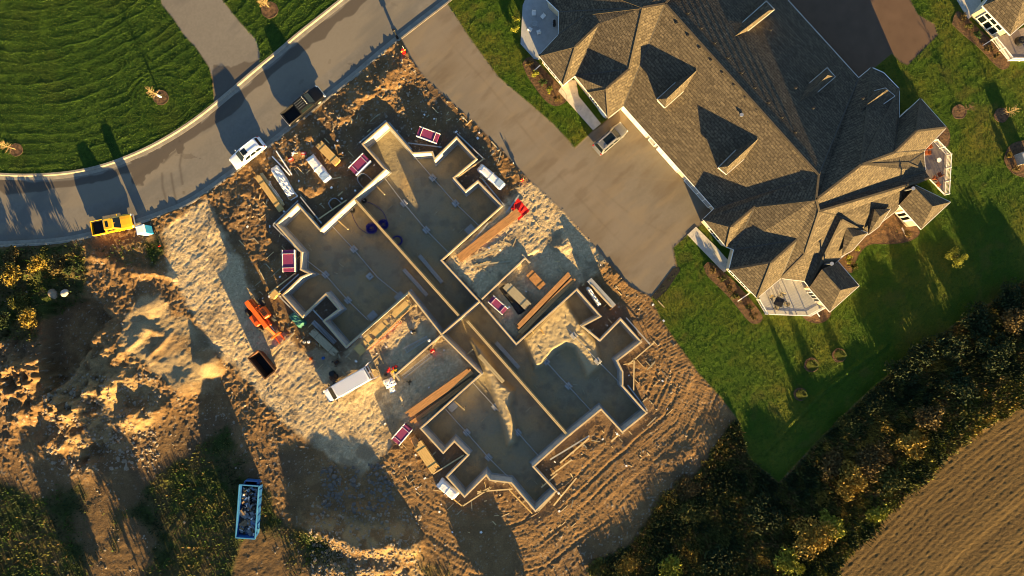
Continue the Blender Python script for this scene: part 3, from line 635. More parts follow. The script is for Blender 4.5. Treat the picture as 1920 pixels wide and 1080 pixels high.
# slender braces, form boards and walers laid round the foundations
def board(label, p, q, z=.95, w=.16, h=.06, m='lumber2', name='brace_board', cat='board', group='loose boards around the foundations', z2=None):
    a = G(p[0], p[1], z); b_ = G(q[0], q[1], z if z2 is None else z2)
    c = (a + b_) / 2; t = thing(name, label, cat, (c.x, c.y, c.z - h / 2), math.atan2(b_.y - a.y, b_.x - a.x), group)
    L_ = (b_.xy - a.xy).length; dz = (b_.z - a.z) / 2
    mb = MB(); mb.beam((-L_ / 2, 0, h / 2 - dz), (L_ / 2, 0, h / 2 + dz), w, h); o = mb.build('plank', m, t)
    mb = MB(); nst = 2
    for s in (-1, 1):
        x = s * L_ * .42; zz = c.z + s * dz * .84
        gzv = ground_z(*(XF[t.name] @ Vector((x, 0, 0))).xy)
        if zz - gzv > .12: mb.beam((x, .0, gzv - c.z - .05 + h/2), (x, 0, zz - c.z - .02 + h/2), .07, .07)
    if mb.v: mb.build('stake', m, t)
    return t
boards = [
 ((673, 268), (724, 226), 'greyplank', 'form board outside the topmost pointed corner, on its street side'),
 ((729, 229), (772, 280), 'greyplank', 'form board leading down from the topmost pointed foundation corner'),
 ((765, 268), (828, 276), 'greyplank', 'straight board in front of the purple pallet beyond the top wall'),
 ((857, 250), (908, 299), 'greyplank', 'board outside the second pointed corner, facing the wide driveway'),
 ((852, 337), (908, 297), 'lumber2', 'board crossing the small stone-filled notch toward the white bundle'),
 ((904, 335), (946, 386), 'greyplank', 'board beside the white bundle leading down to the red tarp'),
 ((943, 407), (973, 366), 'greyplank', 'grey board lying over the edge of the red tarp'),
 ((512, 421), (559, 376), 'greyplank', 'board outside the leftmost foundation corner on the street side'),
 ((512, 422), (561, 471), 'greyplank', 'board outside the leftmost foundation corner running down to the purple pallet'),
 ((563, 369), (603, 419), 'greyplank', 'board beside the orange-ended bundle across the soil bay'),
 ((595, 412), (650, 375), 'lumber2', 'board spanning the metal window well on the upper left wall'),
 ((503, 551), (555, 511), 'lumber2', 'outer of two boards below the left purple pallet'),
 ((513, 557), (560, 514), 'greyplank', 'inner of two boards below the left purple pallet'),
 ((520, 552), (561, 593), 'greyplank', 'board from the timber bin corner to the green tarp'),
 ((586, 580), (605, 600), 'greyplank', 'short form board closing the gravel notch by the steel bars'),
 ((1174, 596), (1219, 646), 'greyplank', 'board along the rightmost foundation corner, trench side'),
 ((1178, 684), (1228, 641), 'lumber2', 'thick pale beam jutting out past the rightmost foundation corner'),
 ((1189, 672), (1188, 732), 'lumber2', 'upright-looking pale board across the recess on the right side'),
 ((1177, 722), (1214, 770), 'greyplank', 'board beside the dark pocket at the lower right wall'),
 ((1031, 862), (1105, 817), 'greyplank', 'longest grey board lying parallel to the lower right wall'),
 ((1050, 868), (1104, 822), 'lumber2', 'pale board lying just below the longest grey board'),
 ((1032, 892), (1072, 862), 'lumber2', 'pale board on the rubble below the long pair'),
 ((1015, 914), (1045, 888), 'lumber2', 'pale board crossing the lower right foundation wall'),
 ((1038, 948), (1081, 896), 'lumber2', 'pale board out on the bare earth near the bottom corner'),
 ((1146, 828), (1160, 815), 'lumber2', 'short pale offcut beside the lower right foundation tip'),
 ((895, 926), (920, 914), 'lumber2', 'short pale brace behind the zigzag bottom wall'),
 ((895, 922), (961, 917), 'lumber2', 'long pale brace crossing behind the bottom zigzag wall'),
 ((866, 950), (921, 914), 'lumber2', 'yellow brace outside the bottom left foundation tip'),
 ((955, 919), (998, 963), 'lumber', 'yellow brace running down to the bottom foundation tip'),
 ((845, 932), (868, 950), 'lumber', 'yellow board beside the white wrapped bundle at the bottom'),
 ((812, 889), (870, 853), 'lumber2', 'bright pale board crossing the small lower left notch'),
 ((1010, 958), (1040, 926), 'greylumber', 'dull board beside the very bottom foundation corner'),
 ((865, 480), (915, 418), 'greyplank', 'narrow grey board between the wall and the long orange beams'),
 ((886, 481), (948, 461), 'greylumber', 'upper of two boards lying on the gravel in the shady bay'),
 ((888, 498), (960, 489), 'greylumber', 'lower of two boards lying on the gravel in the shady bay'),
 ((704, 347), (721, 365), 'lumber2', 'short brace leaning inside the upper wall near the window well'),
 ((632, 412), (652, 430), 'lumber2', 'orange-tipped brace leaning inside the upper left wall'),
 ((1008, 608), (1020, 627), 'lumber', 'short bright brace inside the sunlit right-hand unit'),
 ((852, 752), (871, 769), 'lumber2', 'short pale brace inside the lower unit next to the grey slab'),
 ((868, 671), (887, 655), 'lumber2', 'short pale board propped in the narrow sunlit strip'),
 ((505, 668), (552, 624), 'greylumber', 'thin board on the gravel ahead of the orange lift forks'),
]
for p, q, m, lb in boards:
    inside = 'inside' in lb or 'propped' in lb
    low = any(k in lb for k in ('lying', 'offcut', 'rubble', 'earth', 'forks'))
    mx_, my_ = (p[0] + q[0]) / 2, (p[1] + q[1]) / 2
    if inside: board(lb, p, q, z=ZF + .1, z2=.3, m=m)
    elif low: board(lb, p, q, z=gz(mx_, my_) + .12, m=m, w=.2)
    else: board(lb, p, q, z=.62, m=m)

# footing pads, plank pairs, pipe runs
pads = [(811, 333, 'top unit, pad nearest the small stone notch'), (757, 381, 'top unit, pad beside the pair of blue coils'), (854, 381, 'top unit, pad toward the long orange beams'), (799, 431, 'top unit, pad right of the single blue coil'),
        (663, 467, 'left unit, pad below the leaning brace'), (693, 518, 'left unit, pad beside the scraped bright marks'), (610, 515, 'left unit, pad nearest the left purple pallet'), (652, 563, 'left unit, pad nearest the gravel notch'),
        (1024, 678, 'right unit, pad at the tip of the sunlit patch'), (1076, 629, 'right unit, pad in full sun'), (1121, 677, 'right unit, pad by the outer wall'), (1066, 724, 'right unit, pad in the middle of the shade'),
        (971, 811, 'lower unit, pad at the end of the sunlit streak'), (928, 763, 'lower unit, pad halfway down the sunlit streak'), (875, 811, 'lower unit, pad nearest the small notch'), (916, 858, 'lower unit, pad nearest the bottom zigzag wall')]
for x, y, lb in pads:
    c = G(x, y, ZF + .28); zf_ = max(ZF, ground_z(c.x, c.y) - .1); c = G(x, y, zf_ + .28); t = thing('footing_pad', 'square concrete pad in the ' + lb, 'footing pad', (c.x, c.y, zf_), R(-47), 'square footing pads')
    MB().bbox((0, 0, .14), (.82, .82, .30), .03).build('slab', 'pad', t)
    MB().box((.08, .05, .33), (.10, .22, .05)).build('bracket', 'black', t)
for (p, q, w, lb) in (((786, 479), (829, 530), .52, 'grey plank stack lying beside the party wall, nearest the orange beams'), ((757, 505), (801, 554), .52, 'grey plank stack lying beside the party wall, nearest the timber rack'),
                      ((930, 642), (973, 690), .52, 'grey plank stack in the shade of the right-hand unit'), ((899, 665), (944, 715), .55, 'sunlit plank stack in the lower unit by the party wall')):
    a = G(p[0], p[1], ZF + .2); b_ = G(q[0], q[1], ZF + .2); c = (a + b_) / 2; L_ = (b_ - a).length
    t = thing('plank_stack', lb, 'planks', (c.x, c.y, max(ZF, ground_z(c.x, c.y) - .02)), math.atan2(b_.y - a.y, b_.x - a.x), 'grey plank stacks in the foundations')
    mb = MB()
    for k in range(2): mb.box((0, (k - .5) * w * .5, .15), (L_, w * .46, .14))
    mb.build('boards', 'greyplank' if 'sunlit' not in lb else 'greylumber', t)
    mb = MB()
    for k in (-.35, .35): mb.box((L_ * k, 0, .04), (.09, w + .1, .075))
    mb.build('bearer', 'lumber2', t)
for x, y, lb in ((749, 556, 'flat grey panel inside the left unit by the timber rack wall'), (849, 763, 'flat grey panel inside the lower unit by the brace'), (881, 430, 'flat grey panel inside the top unit by the orange beams'), (688, 588, 'flat grey panel low in the left unit')):
    if 'low in' in lb: x, y = 698, 592
    c = G(x, y, ZF + .06); t = MB().box((0, 0, 0), (.95, 1.25, .09)).build('panel', 'greyplank'); t.location = (c.x, c.y, ZF + .09); t.rotation_euler = (0, 0, R(-47)); tag(t, lb, 'panel', 'flat grey panels')
pipes = [((774, 290), (811, 333), (854, 381), (900, 425)), ((722, 335), (757, 381), (799, 431), (841, 474)), ((620, 421), (663, 467), (708, 520), (745, 550)), ((574, 487), (610, 515), (652, 563), (690, 600)),
         ((1030, 581), (1076, 629), (1121, 677), (1160, 716)), ((980, 633), (1024, 678), (1066, 724), (1108, 770)), ((885, 716), (928, 763), (971, 811), (1010, 855)), ((835, 767), (875, 811), (916, 858), (955, 896))]
for k, ps in enumerate(pipes):
    mb = MB(); P = [Vector((*G(x, y, ZF + .34).xy, 0)) for x, y in ps]; P = [Vector((p.x, p.y, max(ZF + .34, ground_z(p.x, p.y) + .2 if 0 < k_ < 3 else ZF + .34))) for k_, p in enumerate(P)]
    side = ('top unit', 'top unit', 'left unit', 'left unit', 'right unit', 'right unit', 'lower unit', 'lower unit')[k]
    mb.tube([tuple(p) for p in P], .045, 6)
    for p in P[:-1]: mb.cyl((p.x, p.y, ZF), (p.x, p.y, p.z), .03, 5)
    o = mb.build('string_line', 'metal'); tag(o, 'thin line through the pads of the %s, %s one' % (side, 'upper right' if k % 2 == 0 and k not in (2, 6) else ('lower left' if k % 2 == 1 and k not in (3, 7) else ('right-hand' if k in (2, 6) else 'left-hand'))), 'rail', 'thin lines over the footing pads')

def torus_coil(label, x, y, ro, turns=9, m='bluehose', z=None, r=.03, flat=False, thick=.12):
    z = ZF + .05 if z is None else z
    c = G(x, y, z); t = thing('hose_coil', label, 'hose', (c.x, c.y, z), 0, 'blue hose coils on the floor')
    mb = MB(); n = 28
    for k in range(turns):
        rr = ro - thick * rnd.random() * (3 if ro > .7 else 1.5); ox, oy = rnd.uniform(-.06, .06), rnd.uniform(-.06, .06); zz = .03 + .05 * rnd.random() * k * .6
        pts = [(ox + rr * math.cos(2 * math.pi * i / n), oy + rr * math.sin(2 * math.pi * i / n) * .95, zz) for i in range(n + 1)]
        mb.tube(pts, r, 5)
    mb.build('hose', m, t); return t
torus_coil('large blue hose coil left of the party wall', 697, 428, .78, 16, thick=.2)
torus_coil('large blue hose coil right of the party wall', 719, 421, .75, 16, thick=.2)
torus_coil('small single blue hose coil further along the party wall', 745, 451, .68, 7, thick=.1)
for lb, pts in (('thin blue hose trailing from the wall to the left large coil', [(659, 399), (665, 415), (675, 430), (690, 438)]), ('thin blue hose trailing from the wall to the right large coil', [(686, 378), (700, 382), (718, 395), (726, 415)])):
    mb = MB(); P = [G(x, y, ZF + .06) for x, y in pts]; Q = smooth_line([tuple(p.xy) for p in P], 2); mb.loft([[(x + .03 * math.cos(t_), y + .03 * math.sin(t_), ZF + .06 + .03 * math.cos(t_ * 1.0 + 1.57)) for t_ in (0, 1.57, 3.14, 4.71)] for x, y in Q])
    tag(mb.build('hose', 'bluehose'), lb, 'hose')
for lb, x, y in (('dark sump opening against the wall right of the party wall', 683, 376), ('dark sump opening against the wall left of the party wall', 661, 394)):
    t = thing('sump_crock', lb, 'sump', (*G(x, y, ZF).xy, ZF), 0, 'sump openings')
    mb = MB(); n = 16
    ri = [[(r_ * math.cos(6.283 * i / n), r_ * math.sin(6.283 * i / n), z_) for i in range(n)] for r_, z_ in ((.36, 0), (.36, .16), (.30, .16), (.30, .03))]
    mb.loft(ri); mb.build('rim', 'black', t); MB().cyl((0, 0, .03), (0, 0, .30), .05, 8).build('riser_pipe', 'white', t)

# window wells
def well(label, x, y, w, d, rz):
    c = G(x, y, .2); t = thing('window_well', label, 'window well', (c.x, c.y, -.9), R(rz), 'corrugated metal window wells')
    mb = MB(); n = 18; inn = []; ou = []
    for i in range(n + 1):
        a = math.pi * i / n; ex = .62
        u = math.copysign(abs(math.cos(a)) ** ex, math.cos(a)) * w / 2; v = math.sin(a) ** ex * d
        inn.append((u, v)); ou.append((u * 1.05, v * 1.04 + .02))
    for i in range(n):
        a, b_, a2, b2 = inn[i], inn[i + 1], ou[i], ou[i + 1]
        mb.add([(*a, 0), (*b_, 0), (*b_, 1.45), (*a, 1.45), (*a2, 0), (*b2, 0), (*b2, 1.45), (*a2, 1.45)], [(0, 1, 2, 3), (5, 4, 7, 6), (3, 2, 6, 7)])
    mb.build('liner', 'metal', t)
    MB().box((0, d * .45, .55), (w * .92, d * .85, .04)).build('pit_floor', 'darkliner', t)
well('arched metal window well on the wall above the party wall end', 690, 346, 1.5, 1.6, 42)
well('arched metal window well on the wall below the party wall end', 633, 388, 1.4, 1.2, 42)
for i, (x, y, lb) in enumerate(((667, 358, 'small white capped pipe beside the upper window well'), (642, 373, 'small white capped pipe between the two window wells'), (534, 397, 'small white capped pipe outside the leftmost corner'), (703, 246, 'white round cap outside the topmost corner'))):
    z = gz(x, y); t = thing('vent_pipe', lb, 'pipe', (*G(x, y).xy, z - .1), 0, 'white capped pipes')
    MB().cyl((0, 0, 0), (0, 0, .55), .07, 10).build('pipe', 'white', t); MB().cyl((0, 0, .55), (0, 0, .62), .13, 12).build('cap', 'white', t)

# ------------------------------------------------------------------ stacks and bundles on the site
def frame4(c1, c2, c3, zt, zb=None):
    a, b_, c = G(*c1, zt), G(*c2, zt), G(*c3, zt)
    L_ = (b_ - a).length; W_ = (c - b_).length; ctr = (a + c) / 2
    zb = ground_z(ctr.x, ctr.y) if zb is None else zb
    return ctr, L_, W_, math.atan2(b_.y - a.y, b_.x - a.x), zb
def bundle(label, c1, c2, c3, zt, m, n=6, layers=3, name='lumber_bundle', cat='lumber', group='lumber bundles on the site', jag=.25, zb=None, straps=2, strapm='black', skid=True):
    ctr, L_, W_, rz, zb = frame4(c1, c2, c3, zt, zb)
    t = thing(name, label, cat, (ctr.x, ctr.y, zb - .03), rz, group); rg = random.Random(int(c1[0] * 7 + c1[1]))
    h = zt - zb; z0 = .12; lh = (h - z0) / layers; mb = MB()
    for k in range(layers):
        for i in range(n):
            dx = rg.uniform(-jag, jag); y = (-.5 + (i + .5) / n) * W_
            mb.box((dx, y, z0 + lh * (k + .5)), (L_ - abs(dx) * 1.2, W_ / n - .012, lh - .012))
    mb.build('boards', m, t)
    if skid:
        mb = MB()
        for k in (-.36, 0, .36): mb.box((L_ * k, 0, .06), (.10, W_ + .04, .11))
        mb.build('bearer', 'greylumber', t)
    for s in range(straps):
        x = L_ * (-.3 + .6 * s / max(1, straps - 1)); mb = MB(); mb.box((x, 0, z0 + h / 2 - .05), (.03, W_ + .03, h - .09)); mb.build('strap', strapm, t)
    return t
bundle('long orange engineered-wood beams lying over the red tarp', (855, 479), (968, 391), (978, 403), .75, 'orangewood', 3, 2, straps=3, strapm='lumber')
bundle('long orange beams in three strips in the right-hand garage bay, upper strip', (966, 612), (1064, 511), (1071, 517), .8, 'orangewood', 2, 2, straps=0)
bundle('long orange beams in three strips in the right-hand garage bay, lower strip', (971, 622), (1073, 519), (1080, 525), .78, 'orangewood', 2, 1, straps=0)
bundle('short orange beams lying against the right-hand garage wall', (969, 632), (1000, 596), (1006, 600), .45, 'orangewood', 2, 1, straps=0)
bundle('wide stack of coppery sheets in the lower garage bay', (759, 774), (878, 690), (888, 700), .8, 'orangewood', 4, 2, straps=0)
bundle('narrow row of coppery boards beside the wide coppery stack', (768, 791), (885, 706), (891, 712), .45, 'orangewood', 2, 1, straps=0)
bundle('square stack of orange OSB sheets in the shady garage bay', (986, 516), (1011, 543), (1024, 533), .7, 'osb', 1, 8, name='board_stack', cat='board stack', jag=.02, straps=2)
bundle('grey-tan lumber stack between the OSB sheets and the black roll', (943, 540), (984, 581), (996, 569), .85, 'greylumber', 5, 4)
bundle('yellow lumber bundle beside the white wrapped bundle near the pickup', (592, 275), (627, 311), (637, 299), .8, 'lumber', 6, 4)
bundle('long yellow lumber bundle beside the crumpled white sheets', (477, 333), (523, 398), (531, 391), .7, 'lumber', 5, 3, jag=.1)
bundle('thin pale boards lying along the long yellow bundle', (487, 326), (529, 386), (533, 383), .4, 'lumber2', 2, 2, jag=.1, straps=0)
bundle('mossy yellow lumber pile near the steel bars and pails', (579, 626), (624, 668), (634, 659), .6, 'greylumber', 5, 3, jag=.35)
bundle('yellow lumber stack below the lower left purple pallet', (775, 838), (809, 888), (824, 877), .8, 'lumber', 5, 4, jag=.3)
bundle('short offcuts stacked against the lower left yellow lumber', (767, 824), (781, 843), (791, 836), .5, 'orangewood', 4, 2, jag=.2, straps=0)
bundle('timber box section below the left purple pallet', (503, 552), (511, 560), (524, 551), .8, 'lumber', 3, 3, jag=.05, straps=0)

def purple_pallet(label, c1, c2, c3, zt):
    ctr, L_, W_, rz, zb = frame4(c1, c2, c3, zt)
    t = thing('insulation_pallet', label, 'insulation pallet', (ctr.x, ctr.y, zb - .03), rz, 'purple insulation pallets')
    h = zt - zb
    mb = MB()
    for k in range(5): mb.bbox((0, 0, .14 + (h - .14) * (k + .5) / 5), (L_, W_ - .16, (h - .14) / 5 - .01), .015)
    mb.build('foam_boards', 'purple', t)
    mb = MB()
    for s in (-1, 1): mb.bbox((0, s * (W_ / 2 - .06), h / 2 + .05), (L_ + .06, .13, h - .02), .04)
    mb.build('edge_wrap', 'wrap', t)
    for s in (-1, 1):
        mb = MB(); mb.box((s * L_ * .32, 0, h / 2 + .06), (.035, W_ - .10, h + .02)); mb.build('strap', 'white', t)
    mb = MB()
    for k in (-.42, 0, .42): mb.box((0, W_ * k, .06), (L_, .10, .11))
    for k in (-.45, -.15, .15, .45): mb.box((L_ * k, 0, .125), (.1, W_, .02))
    mb.build('pallet', 'greylumber', t)
purple_pallet('purple insulation pallet in front of the topmost wall recess', (787, 236), (825, 250), (818, 269), 1.0)
purple_pallet('purple insulation pallet between the white bundle and the topmost unit', (652, 314), (679, 287), (695, 301), 1.0)
purple_pallet('purple insulation pallet against the left foundation wall', (552, 468), (553, 509), (529, 510), 1.0)
purple_pallet('purple insulation pallet in the garage bay beside the black roll', (914, 566), (941, 590), (953, 578), .9)
purple_pallet('purple insulation pallet at the lower end of the coppery sheets', (733, 823), (757, 795), (773, 807), .95)

def crumple(label, name, c1, c2, c3, zt, m, cat, amp=.12, group=None, seed=1, m2=None, drape=True, nx_=14, ny_=8):
    ctr, L_, W_, rz, zb = frame4(c1, c2, c3, zt)
    t = thing(name, label, cat, (ctr.x, ctr.y, zb - .03), rz, group); rg = random.Random(seed); h = zt - zb + .03
    mb = MB(); vs = []
    for i in range(nx_ + 1):
        for j in range(ny_ + 1):
            u = i / nx_ - .5; v = j / ny_ - .5
            edge = max(abs(u), abs(v)) > .49
            z = 0 if (edge and drape) else h + rg.uniform(-amp, amp)
            k = 1.06 if edge else .98
            vs.append((u * L_ * k + rg.uniform(-1, 1) * .04, v * W_ * k + rg.uniform(-1, 1) * .04, z))
    fs = [(i * (ny_ + 1) + j, (i + 1) * (ny_ + 1) + j, (i + 1) * (ny_ + 1) + j + 1, i * (ny_ + 1) + j + 1) for i in range(nx_) for j in range(ny_)]
    mb.add(vs, fs); mb.build('cover', m, t, smooth=(amp < .03))
    if m2: MB().box((L_ * .5 - .25, 0, h * .45), (.5, W_ * .8, h * .85)).build('exposed_end', m2, t)
    return t
def wrapped(label, c1, c2, c3, zt, seed=1, endm=None):
    t = crumple(label, 'wrapped_bundle', c1, c2, c3, zt, 'wrap', 'wrapped bundle', .018, 'white wrapped bundles', seed)
    ctr, L_, W_, rz, zb = frame4(c1, c2, c3, zt); h = zt - zb + .03
    if endm: MB().box((L_ * .36, 0, h + .03), (L_ * .22, W_ * .9, .015)).build('end_film', endm, t)
    MB().box((0, 0, h / 2 + .02), (.04, W_ * 1.08, h + .03)).build('strap', 'wrap', t)
    mb = MB()
    for k in (-.36, .36): mb.box((L_ * k, 0, .05), (.10, W_ * 1.12, .1))
    mb.build('bearer', 'greylumber', t)
wrapped('white wrapped bundle with blue end beside the yellow lumber near the pickup', (585, 288), (620, 332), (613, 340) if False else (606, 342), .85, 3, 'bluewrap')
wrapped('white wrapped bundle beside the driveway side of the top unit', (893, 317), (937, 355), (948, 343), .9, 5, 'bluewrap')
wrapped('white wrapped bundle at the bottom left foundation tip', (818, 915), (850, 942), (860, 926), .8, 8)
crumple('crumpled white and blue sheets over long panels beside the leftmost soil bay', 'sheet_pile', (503, 316), (540, 374), (556, 366), .7, 'wrap', 'sheeting', .10, None, 11, 'orangewood')
crumple('strip of blue film lying on the crumpled white sheets', 'blue_film', (506, 318), (524, 349), (531, 345), .86, 'bluewrap', 'film', .03, None, 14, nx_=8, ny_=3)
crumple('small crumpled white sheet beside the long yellow lumber bundle', 'sheet_scrap', (499, 342), (524, 378), (528, 375), .4, 'wrap', 'sheeting', .08, None, 12, nx_=8, ny_=3)
crumple('dark green tarp covering a pile by the leftmost lower corner', 'green_tarp', (537, 592), (558, 617), (573, 607), .8, 'greentarp', 'tarp', .07, None, 15, nx_=8, ny_=6)
crumple('red tarp under the end of the long orange beams', 'red_tarp', (934, 408), (977, 370), (985, 399), .30, 'redtarp', 'tarp', .10, None, 16, nx_=10, ny_=7)
crumple('crumpled white bag between the van and the red fuel cans', 'white_bag', (717, 715), (735, 706), (741, 722), .75, 'wrap', 'bag', .13, None, 17, nx_=7, ny_=6)
crumple('small clear plastic scrap beside the crumpled white bag', 'plastic_scrap', (728, 728), (738, 724), (741, 734), .25, 'wrap', 'plastic', .08, None, 18, nx_=4, ny_=4)
crumple('black roll of sheeting between the purple pallet and the grey lumber', 'black_roll', (936, 541), (972, 590), (985, 583), .35, 'black', 'sheeting', .12, None, 19, nx_=8, ny_=4)

# big timber crate with white sheet, by the right garage bay
ctr, L_, W_, rz, zb = frame4((1096, 533), (1142, 583), (1155, 571), 1.45)
t = thing('panel_crate', 'tall open panel crate with white sheet and orange end by the wide driveway', 'crate', (ctr.x, ctr.y, zb), rz)
mb = MB(); mb.box((0, .28, .72), (L_, W_ - .56, 1.40)); mb.build('panels', 'greyplank', t)
MB().box((.2, -.30 + .28, 1.45), (L_ * .82, .22, .05)).build('top_board', 'lumber2', t)
MB().box((L_ / 2 + .03, .1, .7), (.05, W_ * .8, 1.35)).build('end_board', 'orangewood', t)
mb = MB()
for s in (-1, 1): mb.box((s * L_ * .35, 0, .03), (.1, W_ + .1, .1))
mb.build('bearer', 'lumber', t)
crumple('loose white sheet slumped along the tall panel crate', 'white_sheet', (1100, 541), (1122, 575), (1129, 571), 1.0, 'wrap', 'sheeting', .16, None, 21, nx_=10, ny_=4)
MB
# bearer frame + steel bars, pipes
def bars(label, p, q, n, gap, r, m, z, name, cat, spread=0.0):
    a, b_ = G(*p, z), G(*q, z); c = (a + b_) / 2; L_ = (b_ - a).length; zb = ground_z(c.x, c.y)
    t = thing(name, label, cat, (c.x, c.y, zb), math.atan2(b_.y - a.y, b_.x - a.x)); mb = MB()
    for i in range(n):
        y = (i - (n - 1) / 2) * gap; mb.cyl((-L_ / 2, y - spread * i, r + .08), (L_ / 2, y + spread * i, r + .08), r, 8)
    mb.build('bars', m, t); mb = MB()
    for k in (-.3, .3): mb.box((L_ * k, 0, .035), (.09, n * gap + .15, .08))
    mb.build('bearer', 'greylumber', t)
bars('bundle of thin steel bars lying beside the left unit wall', (586, 603), (628, 643), 5, .13, .035, 'metal', .15, 'steel_bars', 'steel bars')
bars('single long white pipe crossing the soil bay nearest the crumpled sheets', (510, 293), (543, 328), 1, .2, .09, 'white', .3, 'white_pipe', 'pipe')
bars('single long white pipe crossing the soil bay nearer the red scraps', (518, 283), (547, 327), 1, .2, .09, 'white', .3, 'white_pipe', 'pipe')
for lb, x, y, rz_ in (('white and red carton scraps nearest the yellow lumber bundle', 571, 288, 0), ('small red-and-white can lying in the shadowed soil bay', 546, 299, 20), ('white crossed offcuts on the shadowed soil', 551, 289, 35)):
    z = gz(x, y); t = thing('scrap', lb, 'scrap', (*G(x, y).xy, z), R(rz_))
    if 'crossed' in lb: MB().box((0, 0, .06), (.7, .16, .1), rz=.6).box((.1, 0, .16), (.5, .14, .08), rz=-.7).build('offcut', 'white', t)
    else:
        MB().bbox((0, 0, .12), (.62, .38, .24), .05).build('carton', 'red', t); MB().box((0, -.02, .245), (.5, .1, .02)).build('flap', 'white', t)

# plank rack with ladder
ctr, L_, W_, rz, zb = frame4((673, 664), (772, 571), (766, 564), .9)
t = thing('plank_rack', 'long yellow scaffold plank rack with cut panels along the left garage wall', 'scaffold planks', (ctr.x, ctr.y, zb), R(43))
L_ = 9.6; mb = MB()
for k, (x, w, l) in enumerate(((-4.2, 1.15, 1.1), (-3.15, 1.0, .35), (-2.45, 1.1, .75), (-1.1, 1.2, .95), (-.1, 1.2, .9), (.75, 1.1, .35), (3.4, 1.05, 2.3), (2.1, .9, .25))):
    mb.box((x, .0 + .02 * k, .80), (l, w, .06))
mb.build('platform', 'lumber', t)
mb = MB(); mb.beam((-4.9, -.62, .84), (4.9, -.62, .84), .10, .12).beam((-4.9, .62, .70), (4.9, .62, .70), .08, .12); mb.build('side_rail', 'lumber', t)
for s in (-4.7, -1.6, 1.6, 4.7):
    mb = MB(); mb.beam((s, -.55, 0), (s, -.55, .78), .09, .09).beam((s, .55, 0), (s, .55, .68), .09, .09).beam((s, -.6, .74), (s, .6, .74), .08, .08); mb.build('leg', 'lumber', t)
ctr2 = G(722, 628, .3)
t = thing('orange_ladder', 'orange and white ladder leaning along the yellow plank rack', 'ladder', (ctr2.x, ctr2.y, ground_z(ctr2.x, ctr2.y) + .05), R(41))
for s in (-1, 1): MB().beam((-2.9, .17 * s, .12), (2.9, .17 * s, .12), .05, .08).build('rail', 'orange', t)
mb = MB()
for k in range(18): mb.beam((-2.75 + k * .32, -.17, .12), (-2.75 + k * .32, .17, .12), .04, .04)
mb.build('rungs', 'white', t)
def ladder(label, p, q, w, m, z, flare=0.0):
    a, b_ = G(*p, z), G(*q, z); c = (a + b_) / 2; L_ = (b_ - a).length
    t = thing('ladder', label, 'ladder', (c.x, c.y, ground_z(c.x, c.y) + .02), math.atan2(b_.y - a.y, b_.x - a.x)); h = .1
    for s in (-1, 1): MB().beam((-L_ / 2, s * (w / 2 + flare), h), (L_ / 2, s * w / 2, h), .05, .08).build('rail', m, t)
    mb = MB(); n = int(L_ / .3)
    for k in range(n):
        x = -L_ / 2 + (k + .5) * L_ / n; ww = w / 2 + flare * (1 - (k + .5) / n); mb.beam((x, -ww, h), (x, ww, h), .045, .035)
    mb.build('rungs', m, t)
ladder('aluminium stepladder lying on the gravel above the middle garage wall', (760, 657), (803, 632), .42, 'metal', .1, .16)
ladder('long thin aluminium ladder lying below the middle garage wall', (755, 707), (808, 665), .45, 'metal', .1)

def can(label, x, y, m, r=.17, h=.38, name='fuel_can', cat='fuel can', group=None, hz=None, box=False):
    z = gz(x, y); t = thing(name, label, cat, (*G(x, y).xy, z - .02), rnd.uniform(0, 3), group)
    if box: MB().bbox((0, 0, h / 2), (r * 2, r * 1.5, h), .05).build('body', m, t)
    else: MB().cyl((0, 0, 0), (0, 0, h), r, 14, r * .95).build('body', m, t)
    MB().cyl((r * .5, 0, h), (r * .5, 0, h + .07), .04, 8).build('cap', 'black', t)
    MB().tube([(-r * .6, 0, h), (-r * .4, 0, h + .08), (r * .1, 0, h + .08), (r * .2, 0, h)], .02, 5).build('handle', m if not box else 'black', t)
    return t
for x, y, m, lb, bx in ((729, 694, 'red', 'red fuel can nearest the van in the cluster', True), (733, 689, 'red', 'red fuel can with white cap behind the yellow pails', True), (738, 689, 'red', 'red fuel can in the middle of the cluster', True), (744, 686, 'red', 'red fuel can nearest the garage wall', True),
                    (738, 695, 'yellow', 'left yellow pail in front of the red fuel cans', False), (744, 693, 'yellow', 'right yellow pail in front of the red fuel cans', False), (724, 702, 'black', 'black pail above the crumpled white bag', False),
                    (580, 641, 'white', 'round white pail at the foot of the mossy lumber', False), (572, 641, 'greyplank', 'grey pail left of the white pail', False), (607, 671, 'blue', 'blue drum standing in shade below the mossy lumber', False),
                    (774, 622, 'white', 'small white pail beside the black tool in the garage bay', False), (806, 638, 'white', 'white pail at the head of the stepladder', False), (584, 672, 'orange', 'small brown pail near the blue drum', False)):
    can(lb, x, y, m, r=.2 if not bx else .19, h=.42, box=bx, name='pail' if not bx else 'fuel_can', cat='pail' if not bx else 'fuel can', group='cans and pails on the site')
